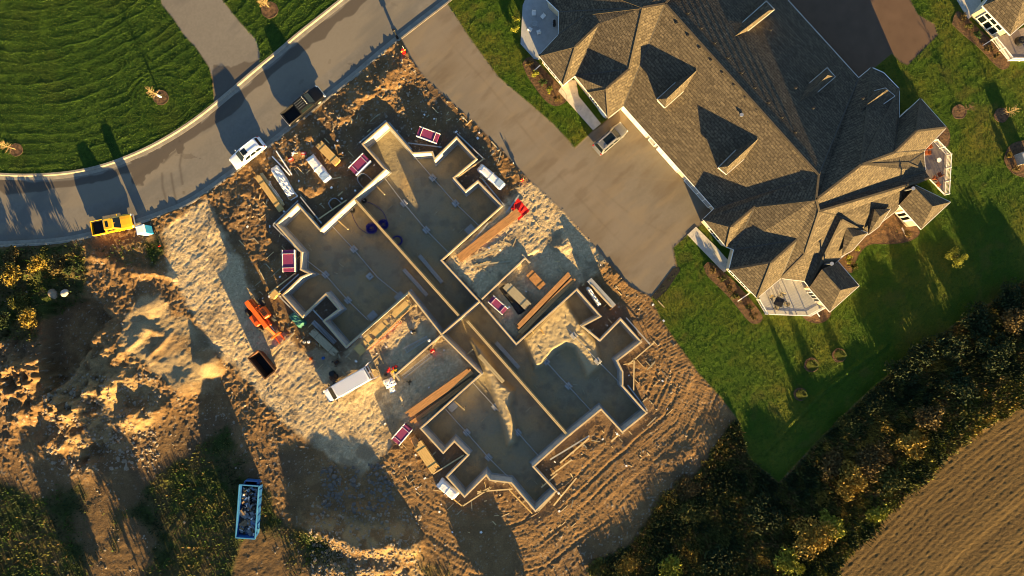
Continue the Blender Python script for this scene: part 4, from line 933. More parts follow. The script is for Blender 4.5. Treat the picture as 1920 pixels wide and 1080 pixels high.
def machine(label, x, y, rz_, m1, m2, sc_=1.0, name='generator', cat='generator'):
    t = thing(name, label, cat, (*G(x, y).xy, gz(x, y)), R(rz_))
    mb = MB(); a, c = .45 * sc_, .3 * sc_
    for s in (-1, 1): mb.tube([(-a, c * s, 0.02), (-a, c * s, .5 * sc_), (a, c * s, .5 * sc_), (a, c * s, 0.02)], .025, 6)
    mb.tube([(a, -c, .5 * sc_), (a, c, .5 * sc_)], .025, 6); mb.build('frame', 'black', t)
    MB().bbox((0, 0, .27 * sc_), (.55 * sc_, .45 * sc_, .36 * sc_), .05).build('engine', m1, t)
    MB().bbox((.1 * sc_, 0, .49 * sc_), (.3 * sc_, .25 * sc_, .1 * sc_), .03).build('tank', m2, t)
    for s in (-1, 1): MB().cyl((-a * .8, s * (c + .05), .12), (-a * .8, s * (c + .12), .12), .12, 12).build('wheel', 'rubber', t)
machine('dark red generator on the shaded gravel above the van', 632, 679, 35, 'rust', 'black', 1.1)
machine('red compactor lying below the middle garage wall', 811, 657, 30, 'red', 'red', 1.0, 'compactor', 'compactor')
machine('black site saw near the small white pail in the garage bay', 777, 621, 10, 'black', 'black', .9, 'site_saw', 'saw')
machine('black tool with a long handle lying at the foot of the thin ladder', 768, 716, 40, 'black', 'black', .6, 'hand_tool', 'tool')

# open brown bin
ctr, L_, W_, rz, zb = frame4((465, 672), (497, 711), (515, 695), 1.9)
def hopper(name, label, cat, ctr, L_, W_, h, rz, zb, m, mrim, group=None, wall=.1, taper=.9):
    t = thing(name, label, cat, (ctr.x, ctr.y, zb), rz, group)
    def ring(k, z, o=0): return [(-L_ / 2 * k + o, -W_ / 2 * k + o, z), (L_ / 2 * k - o, -W_ / 2 * k + o, z), (L_ / 2 * k - o, W_ / 2 * k - o, z), (-L_ / 2 * k + o, W_ / 2 * k - o, z)]
    MB().loft([ring(taper, .1), ring(1, h), ring(1, h, wall), ring(taper, .25, wall)]).build('tub', m, t)
    mb = MB(); q = ring(1.0, h + .03)
    for i in range(4): mb.beam(Vector(q[i]), Vector(q[(i + 1) % 4]), wall * 1.5, .09)
    mb.build('rim', mrim, t); mb = MB()
    n = max(3, int(L_ / 1.0))
    for i in range(n):
        x = (-.5 + (i + .5) / n) * L_
        for s in (-1, 1): mb.beam((x * taper, s * (W_ / 2 * taper + .03), .12), (x, s * (W_ / 2 + .02), h - .02), .08, .06)
    mb.build('ribs', m, t)
    return t
t = hopper('brown_bin', 'open rusty brown tipping bin on the gravel below the orange lift', 'bin', ctr, L_, W_, 1.8, rz, zb, 'rust', 'rust', taper=.8)
MB().box((0, 0, .5), (L_ * .7, W_ * .7, .3)).build('floor_board', 'darkliner', t)
# big blue dumpster, full of rubbish
ctr, L_, W_, rz, zb = frame4((442, 1008), (449, 909), (486, 911), 1.75)
t = hopper('blue_dumpster', 'long blue roll-off dumpster full of building rubbish in the weeds', 'dumpster', ctr, L_, W_ - .05, 1.75, rz, zb, 'blue', 'bluelite', wall=.09, taper=.93)
MB().bbox((L_ / 2 + .15, 0, .6), (.5, W_ * .8, 1.0), .2).build('winch_nose', 'blue', t)
MB().box((-L_ / 2 + .9, -W_ / 2 - .08, 1.1), (.5, .2, .3)).build('latch', 'bluelite', t)
mb = MB()
for s in (-1, 1): mb.beam((-L_ / 2 + .2, s * .5, .08), (L_ / 2, s * .5, .08), .1, .16)
mb.build('skid', 'blue', t)
m_d = {'a': mat('rubbish_cardboard', (.22, .15, .09), .9, noise=.3), 'b': mat('rubbish_grey', (.20, .22, .24), .7, noise=.4), 'c': mat('rubbish_blue', (.14, .22, .36), .5, noise=.3)}
mb = MB(); mb.box((0, 0, .6), (L_ * .90, W_ * .84, .4)); mb.build('refuse_bed', 'darkliner', t)
for k, (mm, cnt) in enumerate((('a', 60), ('b', 90), ('c', 26), ('black', 40), ('wrap', 26))):
    mb = MB()
    for i in range(cnt):
        x = rnd.uniform(-.45, .45) * L_; y = rnd.uniform(-.38, .38) * W_; big = x < 0
        s_ = rnd.uniform(.12, .3) if not big else rnd.uniform(.2, .55)
        if mm in ('wrap',): s_ = rnd.uniform(.1, .22)
        mb.box((x, y, .75 + rnd.random() * .6), (s_ * rnd.uniform(.8, 2.4), s_, rnd.uniform(.04, .2)), rz=rnd.uniform(0, 3), rx=rnd.uniform(-.5, .5))
    o = mb.build('refuse', m_d.get(mm, None) or mm, t); o['kind'] = 'stuff'

# portable toilet
c = G(280, 433, 0); t = thing('portable_toilet', 'blue portable toilet with white roof standing beside the kerb', 'portable toilet', (c.x, c.y, gz(273, 431)), R(14))
MB().bbox((0, 0, 1.05), (1.12, 1.12, 2.1), .05).build('cabin', 'toiletblue', t)
rr = lambda k, z: [(-.6 * k, -.6 * k, z), (.6 * k, -.6 * k, z), (.6 * k, .6 * k, z), (-.6 * k, .6 * k, z)]
MB().loft([rr(1, 2.06), rr(1, 2.16), rr(.72, 2.32)]).build('roof', 'toiletwhite', t)
MB().box((0, -.575, 1.0), (.72, .03, 1.8)).build('door', 'toiletwhite', t); MB().cyl((-.4, .4, 2.1), (-.4, .4, 2.45), .05, 8).build('vent_pipe', 'white', t)
MB().box((0, 0, .06), (1.2, 1.2, .12)).build('skid', 'black', t)

# hydrant with marker and utility post
def hydrant(label, x, y, sc_, rod):
    z = gz(x, y); t = thing('fire_hydrant', label, 'hydrant', (*G(x, y).xy, z), .5, 'red hydrants on the verge')
    s = sc_; MB().cyl((0, 0, 0), (0, 0, .1 * s), .22 * s, 14).cyl((0, 0, .1 * s), (0, 0, .72 * s), .13 * s, 14).build('barrel', 'red', t)
    MB().ball((0, 0, .78 * s), .17 * s, 12, 8).build('bonnet', 'red', t)
    for a in (0, 1.57, 3.14): MB().cyl((0, 0, .55 * s), (.27 * s * math.cos(a), .27 * s * math.sin(a), .55 * s), .075 * s, 10).build('nozzle', 'yellow', t)
    MB().cyl((.2, .1, .5 * s), (.2, .1, rod), .02, 6).build('marker_rod', 'white', t)
hydrant('red fire hydrant with marker rod in churned soil at the driveway corner', 758, 100, 1.25, 1.9)
t = thing('street_light', 'tall slim dark street light post beside the kerb at the driveway corner', 'street light', (*G(745, 71).xy, 0), R(115))
MB().cyl((0, 0, -.2), (0, 0, .5), .17, 12).build('base', 'black', t); MB().cyl((0, 0, .4), (0, 0, 2.6), .09, 10, .06).build('pole', 'black', t)
MB().bbox((0, 0, 2.7), (.34, .34, .3), .05).build('lantern', 'black', t)
hydrant('small red hydrant at the edge of the gravel by the wide driveway', 979, 338, .9, .9)
c = G(966, 312); t = thing('stake_post', 'leaning dark stake with a pale tip on the dirt beside the wide driveway', 'stake', (c.x, c.y, gz(966, 312)))
MB().cyl((0, 0, -.1), (-.25, .35, .6), .05, 8).build('rod', 'black', t); MB().box((-.25, .35, .62), (.12, .12, .12)).build('tip', 'white', t)
c = G(301, 462); t = thing('utility_flag', 'small red marker flag at the gravel road edge', 'marker flag', (c.x, c.y, gz(301, 462)))
MB().cyl((0, 0, 0), (0, 0, .6), .015, 5).build('rod', 'metal', t); MB().box((.12, 0, .52), (.3, .02, .22), rz=.4).build('flag', 'red', t)
# boulders
for x, y, s, mm, lb in ((125, 549, .75, 'metal', 'smooth grey boulder in the dark hollow'), (103, 551, .95, 'stone', 'yellowish boulder beside the smooth grey one')):
    o = MB().rock((0, 0, 0), s, random.Random(int(x)), .8).build('boulder', 'stone' if mm == 'stone' else 'wallconc'); o.location = (*G(x, y).xy, gz(x, y) + .25); tag(o, lb, 'boulder')
    sd = o.modifiers.new('s', 'SUBSURF'); sd.levels = 2; sd.render_levels = 2
# blue post at lower foundation corners (brace hardware)
for x, y, lb in ((1156, 812, 'metal jack standing at the lower right foundation tip'), (1047, 923, 'metal jack standing at the bottom right wall corner')):
    t = thing('wall_jack', lb, 'wall jack', (*G(x, y).xy, gz(x, y)), 0, 'wall jacks')
    MB().cyl((0, 0, 0), (.3, -.2, .9), .06, 8).cyl((0, 0, 0), (-.3, .3, .9), .05, 8).build('leg', 'metal', t); MB().ball((0, 0, .5), .17, 8, 6).build('joint', 'white', t)

# ------------------------------------------------------------------ vehicles
def wheel(t, x, y, r, w=.24, rimm='silver'):
    s = 1 if y > 0 else -1
    o = MB().cyl((0, -w / 2, 0), (0, w / 2, 0), r, 20).build('wheel', 'rubber', t, bevel=.03); o.location = (x, y, r)
    MB().cyl((0, s * (w / 2 - .02), 0), (0, s * (w / 2 + .012), 0), r * .62, 14).build('rim', rimm, o)
def body_loft(st, zb=.28):
    """stations: (x, halfwidth, top z)"""
    rings = []
    for x, w, zt in st:
        zm = zb + (zt - zb) * .45
        rings.append([(x, -w * .9, zb), (x, -w, zb + .12), (x, -w, zm), (x, -w * .985, zt - .14), (x, -w * .93, zt - .035), (x, -w * .80, zt), (x, -w * .4, zt + .02),
                      (x, w * .4, zt + .02), (x, w * .80, zt), (x, w * .93, zt - .035), (x, w * .985, zt - .14), (x, w, zm), (x, w, zb + .12), (x, w * .9, zb)])
    return MB().loft(rings)
def cabin(t, x0, x1, xt0, xt1, wb, wt, zb, zt, paint, glass='glass', sunroof=None, rear=True, rails=False, sidewins=2):
    """x0 rear base, x1 front base, xt0/xt1 rear/front of the roof"""
    def ring(xa, xb, w, z, c=.12):
        return [(xa, -w + c, z), (xa + c, -w, z), (xb - c, -w, z), (xb, -w + c * 1.6, z), (xb + .03, 0, z), (xb, w - c * 1.6, z), (xb - c, w, z), (xa + c, w, z), (xa, w - c, z), (xa - .02, 0, z)]
    MB().loft([ring(x0, x1, wb, zb), ring(xt0, xt1, wt, zt - .05), ring(xt0 + .1, xt1 - .12, wt - .10, zt)]).build('roof', paint, t, smooth=False)
    e = .012
    def quad(name, P, m=glass):
        c = sum((Vector(p) for p in P), Vector()) / 4; n = (Vector(P[1]) - Vector(P[0])).cross(Vector(P[2]) - Vector(P[0])).normalized()
        if n.z < 0: n = -n
        q = [Vector(p) + n * e for p in P]; q2 = [Vector(p) - n * .01 for p in P]
        return MB().loft([[tuple(v) for v in q2], [tuple(v) for v in q]]).build(name, m, t)
    def fl(s, w0, w1, k0, k1, f): # point on end slope
        return None
    # windscreen
    a0, a1 = .06, .93
    def L3(p, q, k): return tuple(p[i] + (q[i] - p[i]) * k for i in range(3))
    fb = [(x1 + .02, -wb + .17, zb), (x1 + .02, wb - .17, zb)]; ft = [(xt1 + .01, -wt + .15, zt - .05), (xt1 + .01, wt - .15, zt - .05)]
    quad('windscreen', [L3(fb[0], ft[0], a0), L3(fb[1], ft[1], a0), L3(fb[1], ft[1], a1), L3(fb[0], ft[0], a1)])
    if rear:
        rb = [(x0 - .012, -wb + .17, zb), (x0 - .012, wb - .17, zb)]; rt = [(xt0 - .012, -wt + .15, zt - .05), (xt0 - .012, wt - .15, zt - .05)]
        quad('rear_window', [L3(rb[0], rt[0], .15), L3(rb[1], rt[1], .15), L3(rb[1], rt[1], .92), L3(rb[0], rt[0], .92)])
    for s in (-1, 1):
        B0 = (x0 + .2, s * wb, zb); B1 = (x1 - .35, s * wb, zb); T0 = (xt0 + .2, s * wt, zt - .05); T1 = (xt1 - .15, s * wt, zt - .05)
        for k in range(sidewins):
            u0 = k / sidewins + .02; u1 = (k + 1) / sidewins - .02
            b0, b1, t0, t1 = L3(B0, B1, u0), L3(B0, B1, u1), L3(T0, T1, u0), L3(T0, T1, u1)
            quad('side_window', [L3(b0, t0, .12), L3(b1, t1, .12), L3(b1, t1, .86), L3(b0, t0, .86)])
    if sunroof: MB().bbox((sunroof[0], 0, zt - .012), (sunroof[1], sunroof[2], .05), .02).build('sunroof', 'glass', t)
    if rails:
        for s in (-1, 1): MB().tube([(xt0 + .2, s * (wt - .14), zt), (xt0 + .35, s * (wt - .14), zt + .07), (xt1 - .4, s * (wt - .14), zt + .07), (xt1 - .25, s * (wt - .14), zt)], .025, 6).build('roof_rail', 'silver', t)
def mirrors(t, x, w, z, m):
    for s in (-1, 1): MB().bbox((x, s * (w + .13), z), (.12, .22, .16), .03).build('mirror', m, t)
def lamps(t, xf, xr, w, zf, zr):
    for s in (-1, 1):
        MB().bbox((xf, s * w, zf), (.14, .34, .17), .03).build('headlight', 'headlamp', t); MB().bbox((xr, s * w * 1.05, zr), (.1, .2, .3), .03).build('taillight', 'taillamp', t)
def pickup(label, x, y, ang, paint, L_=5.8, sun=None, strips=False, four=True, lightbar=False):
    c = G(x, y, .9); t = thing('pickup_truck', label, 'pickup truck', (c.x, c.y, -.11), R(ang), 'parked vehicles')
    k = L_ / 5.8; f = L_ / 2; bx0 = -f + .08; bx1 = -f + 2.05 * k; w = .98
    st = [(bx1 - .02, w, 1.12), (bx1 + .5, w, 1.12), (f - 1.9, w, 1.12), (f - 1.5, w, 1.12), (f - .7, w * .99, 1.10), (f - .25, w * .95, 1.04), (f - .06, w * .86, .95), (f, w * .75, .75)]
    body_loft(st, .42).build('body', paint, t, smooth=False)
    MB().box((bx1 - .045, 0, .8), (.05, 1.9, .7)).build('bed_bulkhead', paint, t)
    mb = MB()
    for s in (-1, 1): mb.bbox(((bx0 + bx1) / 2 - .03, s * (w - .06), .78), (bx1 - bx0 - .08, .13, .72), .04)
    mb.build('bed_side', paint, t)
    MB().bbox((bx0, 0, .80), (.10, 1.88, .66), .03).build('tailgate', paint, t)
    MB().box(((bx0 + bx1) / 2, 0, .62), (bx1 - bx0 - .15, 1.74, .05)).build('bed_floor', 'darkliner', t)
    mb = MB()
    for s in (-1, 1): mb.box(((bx0 + bx1) / 2 - .02, s * .80, .88), (bx1 - bx0 - .2, .03, .48))
    mb.build('bed_liner', 'darkliner', t)
    cabin(t, bx1 + .02, f - 1.45, bx1 + .18, f - 2.15, .92, .76, 1.11, 1.88, paint, sunroof=sun, sidewins=2)
    if strips:
        mb = MB()
        for q in range(4): mb.box((bx1 + .75, (q - 1.5) * .3, 1.9), (1.15, .05, .025))
        mb.build('roof_ribs', 'greypaint', t)
        for q in range(5): MB().bbox((f - 2.4, (q - 2) * .27, 1.92), (.10, .12, .06), .02).build('marker_light', 'headlamp', t)
    for xx in (-f + 1.15 * k, f - 1.05 * k):
        for s in (-1, 1):
            wheel(t, xx, s * (w - .12), .40); mb = MB()
            n = 12; P = []
            for i in range(n + 1):
                a = math.pi * i / n; P.append((xx + .5 * math.cos(a), s * (w + .01), .42 + .5 * math.sin(a)))
            for a, b_ in zip(P, P[1:]): mb.beam(a, b_, .07, .05)
            mb.build('wheel_arch', paint, t)
    MB().bbox((f + .02, 0, .55), (.16, 1.85, .22), .05).build('bumper', 'silver', t); MB().bbox((-f - .02, 0, .55), (.16, 1.85, .2), .05).build('bumper', 'silver', t)
    MB().box((f - .0, 0, .84), (.05, 1.1, .24)).build('grille', 'black', t)
    lamps(t, f - .09, -f + .06, .78, .88, .85); mirrors(t, f - 1.75, .95, 1.25, paint)
    MB().box((0, 0, .4), (L_ * .8, 1.5, .12)).build('chassis', 'black', t)
    return t
def suv(label, x, y, ang, paint, L_=4.9, sun=(.1, .75, .8), zt=1.75, zg=-.11, rails=True):
    c = G(x, y, .9); t = thing('parked_suv', label, 'suv', (c.x, c.y, zg), R(ang), 'parked vehicles')
    f = L_ / 2; w = .96
    st = [(-f, w * .78, .8), (-f + .07, w * .90, .98), (-f + .3, w * .97, 1.08), (-f + 1, w, 1.08), (0, w, 1.08), (f - 1.5, w, 1.07), (f - .9, w * .98, 1.03), (f - .4, w * .92, .96), (f - .12, w * .80, .86), (f, w * .62, .7)]
    body_loft(st, .30).build('body', paint, t, smooth=True)
    cabin(t, -f + .18, f - 1.25, -f + .52, f - 2.05, .90, .72, 1.05, zt, paint, sunroof=sun, rails=rails, sidewins=3)
    for xx in (-f + .95, f - .95):
        for s in (-1, 1): wheel(t, xx, s * (w - .12), .36)
    MB().bbox((f - .03, 0, .48), (.16, 1.6, .2), .05).build('bumper', paint, t); MB().bbox((-f + .02, 0, .5), (.16, 1.7, .22), .05).build('bumper', paint, t)
    MB().box((f - .04, 0, .70), (.06, .9, .16)).build('grille', 'black', t)
    for s in (-1, 1):
        MB().bbox((f - .22, s * .70, .80), (.30, .22, .14), .03).build('headlight', 'headlamp', t); MB().bbox((-f + .10, s * .78, .92), (.16, .22, .2), .03).build('taillight', 'taillamp', t)
    mirrors(t, f - 1.55, .93, 1.15, paint); MB().box((0, 0, .3), (L_ * .8, 1.5, .1)).build('chassis', 'black', t)
    return t
pickup('bright yellow pickup truck with black bed parked at the kerb near the toilet', 209, 421, 11.5, 'yellowpaint', 5.55, sun=(-.15, .42, .8))
pickup('black pickup truck with roof lights parked against the site side of the street', 567, 197, 39.5, 'blackpaint', 6.1, strips=True)
suv('white suv with roof rails and black sunroof parked on the street', 462, 286, 218, 'whitepaint', 5.0)
suv('dark grey suv parked on the wide driveway by the front walk', 1145, 259, 40.5, 'greypaint', 4.9, sun=(-.4, 1.5, .95), zg=-.02)
# van
def van(x, y, ang):
    c = G(x, y, 1.5); t = thing('cargo_van', 'long white cargo van with ribbed roof parked on the gravel lot', 'van', (c.x, c.y, .0), R(ang))
    L_ = 6.7; f = L_ / 2; w = 1.0; zt = 2.55
    def sec(x, w_, z1, wt):
        return [(x, -w_ * .9, .35), (x, -w_, .5), (x, -w_, 1.2), (x, -w_ * .98, z1 * .62), (x, -wt, z1 - .16), (x, -wt * .93, z1 - .03), (x, -wt * .6, z1), (x, wt * .6, z1), (x, wt * .93, z1 - .03), (x, wt, z1 - .16), (x, w_ * .98, z1 * .62), (x, w_, 1.2), (x, w_, .5), (x, w_ * .9, .35)]
    MB().loft([sec(-f, .97, zt - .05, .88), sec(-f + .1, 1.0, zt, .92), sec(0, 1.0, zt, .93), sec(f - 1.95, 1.0, zt - .02, .92), sec(f - 1.7, 1.0, zt - .12, .90), sec(f - .85, .98, 1.42, .90), sec(f - .3, .92, 1.2, .80), sec(f - .05, .80, 1.0, .66), sec(f, .66, .8, .5)]).build('body', 'whitepaint', t)
    P = [(f - 1.66, -.80, zt - .14), (f - 1.66, .80, zt - .14), (f - .90, .88, 1.50), (f - .90, -.88, 1.50)]
    nrm = Vector((.8, 0, .6)); MB().loft([[tuple(Vector(p) - nrm * .02) for p in P], [tuple(Vector(p) + nrm * .05) for p in P]]).build('windscreen', 'glass', t)
    mb = MB()
    for i in range(9): mb.box((-.65, (i - 4) * .19, zt + .012), (4.6, .06, .06))
    mb.build('roof_ribs', 'white', t)
    mb = MB()
    for s in (-1, 1): mb.box((-f - .015, s * .48, 1.55), (.04, .72, .65))
    mb.build('rear_window', 'glass', t)
    MB().box((-f + .07, 0, zt + .02), (.10, 1.72, .04)).build('rear_roof_trim', 'black', t)
    # open rear doors
    for s in (-1, 1):
        o = MB().box((-.35, 0, 0), (.7, .06, 1.85)).build('rear_door', 'whitepaint', t); o.location = (-f - .03, s * .95, 1.4); o.rotation_euler = (0, 0, s * (-.35 if s < 0 else -.12))
    for s in (-1, 1):
        MB().box((f - 1.6, s * 1.0, 1.6), (.8, .03, .5)).build('side_window', 'glass', t)
        MB().bbox((f - .28, s * .72, .95), (.32, .26, .2), .03).build('headlight', 'headlamp', t); MB().bbox((-f - .02, s * .92, 1.0), (.08, .12, .5), .02).build('taillight', 'taillamp', t)
        MB().bbox((f - 1.15, s * 1.16, 1.35), (.14, .26, .28), .04).build('mirror', 'black', t)
        for xx in (-f + 1.2, f - 1.1): wheel(t, xx, s * .86, .36)
    MB().box((.5, 1.04, 1.45), (1.3, .05, 1.7)).build('sliding_door', 'whitepaint', t)
    MB().bbox((f + .0, 0, .5), (.18, 1.7, .25), .05).build('bumper', 'black', t)
van(651, 722, 209.5)

# telehandler / orange lift
def lift():
    a = G(468, 562, 1.2); b_ = G(520, 632, 1.2); ang = math.atan2(b_.y - a.y, b_.x - a.x)
    c = G(487, 592, 1.2); t = thing('telescopic_handler', 'orange telescopic handler with forks lowered onto the gravel', 'forklift', (c.x, c.y, gz(487, 592)), ang)
    MB().bbox((-.2, 0, .95), (4.2, 1.0, .6), .08).build('chassis', 'orange', t)
    MB().bbox((-1.9, 0, 1.25), (1.1, 1.1, .7), .1).build('counterweight', 'orange', t)
    o = MB(); o.loft([[(-2.4, y_ * .30, 1.9 + z_ * .28) for y_, z_ in ((-1, -1), (1, -1), (1, 1), (-1, 1))], [(1.9, y_ * .28, 1.55 + z_ * .26) for y_, z_ in ((-1, -1), (1, -1), (1, 1), (-1, 1))]]).build('boom', 'orange', t, bevel=.03)
    o.loft([[(1.8, y_ * .20, 1.55 + z_ * .19) for y_, z_ in ((-1, -1), (1, -1), (1, 1), (-1, 1))], [(3.2, y_ * .18, .75 + z_ * .17) for y_, z_ in ((-1, -1), (1, -1), (1, 1), (-1, 1))]]).build('inner_boom', 'orange', t) if False else MB().beam((1.7, 0, 1.5), (3.1, 0, .75), .36, .36).build('inner_boom', 'orange', t)
    # engine cover with louvres on one side, cab on the other
    e = MB().bbox((.1, .85, 1.35), (1.5, .85, .95), .08).build('engine_cover', 'orange', t)
    mb = MB()
    for k in range(4): mb.box((-.3 + k * .26, .85, 1.84), (.12, .6, .02))
    mb.build('louvre', 'black', e)
    MB().bbox((.1, -.85, 1.15), (1.5, .75, .55), .06).build('fender', 'orange', t)
    MB().bbox((.7, -.72, 1.55), (.7, .6, .5), .06).build('operator_cab', 'orange', t)
    mb = MB(); mb.tube([(-1.0, .95, 1.3), (-1.0, .95, 2.3), (-.2, .95, 2.35)], .035, 6).tube([(-1.0, .55, 1.3), (-1.0, .55, 2.3), (-.2, .55, 2.35)], .035, 6); mb.build('guard_frame', 'orange', t)
    for xx in (-1.35, 1.15):
        for s in (-1, 1):
            w_ = MB().cyl((0, -.19, 0), (0, .19, 0), .58, 22).build('wheel', 'rubber', t, bevel=.05); w_.location = (xx, s * 1.12, .58)
            MB().cyl((0, s * .16, 0), (0, s * .21, 0), .3, 12).build('rim', 'lumber2', w_)
    MB().box((3.25, 0, .5), (.14, 1.4, .8)).build('carriage', 'orange', t)
    for s in (-1, 1): MB().box((3.9, s * .4, .10), (1.25, .13, .06)).build('fork', 'orange', t)
    MB().cyl((1.2, .35, 1.1), (2.7, .25, .85), .07, 8).build('lift_ram', 'silver', t)
lift()

# worker beside the van
def person(x, y, ang):
    c = G(x, y, 0); t = thing('person', 'person in dark jacket and ochre trousers bending beside the white van', 'person', (c.x, c.y, gz(x, y)), R(ang))
    me = bpy.data.meshes.new('person_body')
    J = [(0, 0, .95, .16), (0.12, 0, 1.12, .17), (.34, 0, 1.27, .18), (.44, 0, 1.33, .08), (.52, 0, 1.40, .10), (.58, 0, 1.47, .11),   # 0-5 pelvis spine chest neck head
         (0, .11, .88, .11), (.02, .13, .50, .08), (-.02, .14, .10, .055), (.14, .15, .05, .045),
         (0, -.11, .88, .11), (.10, -.13, .50, .08), (-.0, -.14, .10, .055), (.16, -.15, .05, .045),
         (.34, .22, 1.28, .075), (.46, .30, 1.02, .055), (.64, .24, .86, .04), (.71, .22, .82, .035),
         (.34, -.22, 1.28, .075), (.48, -.30, 1.04, .055), (.66, -.22, .90, .04), (.73, -.20, .86, .035)]
    E = [(0, 1), (1, 2), (2, 3), (3, 4), (4, 5), (0, 6), (6, 7), (7, 8), (8, 9), (0, 10), (10, 11), (11, 12), (12, 13), (2, 14), (14, 15), (15, 16), (16, 17), (2, 18), (18, 19), (19, 20), (20, 21)]
    n0 = len(J)
    for s, hb in ((1, 17), (-1, 21)):
        hx, hy, hz_ = J[hb][:3]
        for k in range(5):
            dy = (k - 1.5) * .022 if k < 4 else s * -.05; ln = (.07, .08, .075, .06, .045)[k]
            J.append((hx + ln * .6, hy + dy, hz_ - .02, .010)); J.append((hx + ln, hy + dy * 1.05, hz_ - .05, .008))
            E += [(hb, len(J) - 2), (len(J) - 2, len(J) - 1)]
    me.from_pydata([j[:3] for j in J], E, []); me.update()
    o = bpy.data.objects.new('body', me); COL.objects.link(o); o.parent = t
    sk = o.modifiers.new('skin', 'SKIN')
    me.skin_vertices.new() if not me.skin_vertices else None
    for i, v in enumerate(me.skin_vertices[0].data): v.radius = (J[i][3], J[i][3]); v.use_root = (i == 0)
    ss = o.modifiers.new('sub', 'SUBSURF'); ss.levels = 2; ss.render_levels = 2
    mm = bpy.data.materials.new('worker_clothes'); mm.use_nodes = True; nt = mm.node_tree; bs = nt.nodes['Principled BSDF']; bs.inputs['Roughness'].default_value = .9
    tc = nt.nodes.new('ShaderNodeTexCoord'); sp = nt.nodes.new('ShaderNodeSeparateXYZ'); rp = nt.nodes.new('ShaderNodeValToRGB'); rp.color_ramp.interpolation = 'CONSTANT'
    e = rp.color_ramp.elements; e[0].position = 0; e[0].color = (.02, .015, .01, 1); e[1].position = .08; e[1].color = (.17, .08, .015, 1)
    x1 = e.new(.60); x1.color = (.035, .022, .015, 1)
    dv = nt.nodes.new('ShaderNodeMath'); dv.operation = 'DIVIDE'; dv.inputs[1].default_value = 1.6
    nt.links.new(tc.outputs['Object'], sp.inputs[0]); nt.links.new(sp.outputs['Z'], dv.inputs[0]); nt.links.new(dv.outputs[0], rp.inputs[0]); nt.links.new(rp.outputs[0], bs.inputs['Base Color'])
    me.materials.append(mm)
    MB().ball((.58, 0, 1.55), .125, 14, 8, (1.1, .95, .7)).cyl((.58, 0, 1.52), (.58, 0, 1.535), .17, 16).build('hard_hat', 'black', t, smooth=True)
    mb = MB(); mb.ball((.66, 0, 1.42), .03, 6, 5).ball((.655, .035, 1.45), .012, 6, 5).ball((.655, -.035, 1.45), .012, 6, 5); mb.build('face', 'skin', t)
person(628, 711, -35)
t = thing('tool_cart', 'round ochre cart with black lid beside the worker and the van', 'cart', (*G(626, 704).xy, gz(626, 704)), .4)
MB().bbox((0, -.2, .45), (1.0, .8, .7), .2).build('tub', 'rust', t); MB().cyl((0.05, .35, 0), (.05, .35, .9), .35, 16).build('drum', 'black', t)
for s in (-1, 1): MB().cyl((s * .55, -.2, .25), (s * .45, -.2, .25), .25, 14).build('wheel', 'rubber', t)

# ------------------------------------------------------------------ the four-unit house
exec_roof = None
def shingle(name, c1, c2, c3):
    m = bpy.data.materials.new(name); m.use_nodes = True; nt = m.node_tree; b = nt.nodes['Principled BSDF']; L = nt.links
    b.inputs['Roughness'].default_value = .92; b.inputs['Specular IOR Level'].default_value = .2
    uv = nt.nodes.new('ShaderNodeUVMap'); uv.uv_map = 'UVMap'
    br = nt.nodes.new('ShaderNodeTexBrick'); br.inputs['Scale'].default_value = 1.0
    br.inputs['Brick Width'].default_value = .70; br.inputs['Row Height'].default_value = .34; br.inputs['Mortar Size'].default_value = .03; br.inputs['Mortar Smooth'].default_value = .3
    br.inputs['Color1'].default_value = (*c1, 1); br.inputs['Color2'].default_value = (*c2, 1); br.inputs['Mortar'].default_value = (*c3, 1); br.inputs['Bias'].default_value = 0
    L.new(uv.outputs[0], br.inputs['Vector'])
    nz = nt.nodes.new('ShaderNodeTexNoise'); nz.inputs['Scale'].default_value = 3.2; nz.inputs['Detail'].default_value = 5; nz.inputs['Roughness'].default_value = .7; L.new(uv.outputs[0], nz.inputs['Vector'])
    mr = nt.nodes.new('ShaderNodeMapRange'); mr.inputs[1].default_value = .35; mr.inputs[2].default_value = .65; mr.inputs[3].default_value = .55; mr.inputs[4].default_value = 1.45; L.new(nz.outputs[0], mr.inputs[0])
    vm = nt.nodes.new('ShaderNodeVectorMath'); vm.operation = 'SCALE'; L.new(br.outputs[0], vm.inputs[0]); L.new(mr.outputs[0], vm.inputs['Scale']); L.new(vm.outputs[0], b.inputs['Base Color'])
    nz2 = nt.nodes.new('ShaderNodeTexNoise'); nz2.inputs['Scale'].default_value = 6; nz2.inputs['Detail'].default_value = 2; L.new(uv.outputs[0], nz2.inputs['Vector'])
    bp = nt.nodes.new('ShaderNodeBump'); bp.inputs['Distance'].default_value = .03; bp.inputs['Strength'].default_value = .8; L.new(nz2.outputs[0], bp.inputs['Height']); L.new(bp.outputs[0], b.inputs['Normal'])
    return m
SH = shingle('roof_shingles', (.095, .078, .054), (.058, .048, .034), (.030, .025, .019))
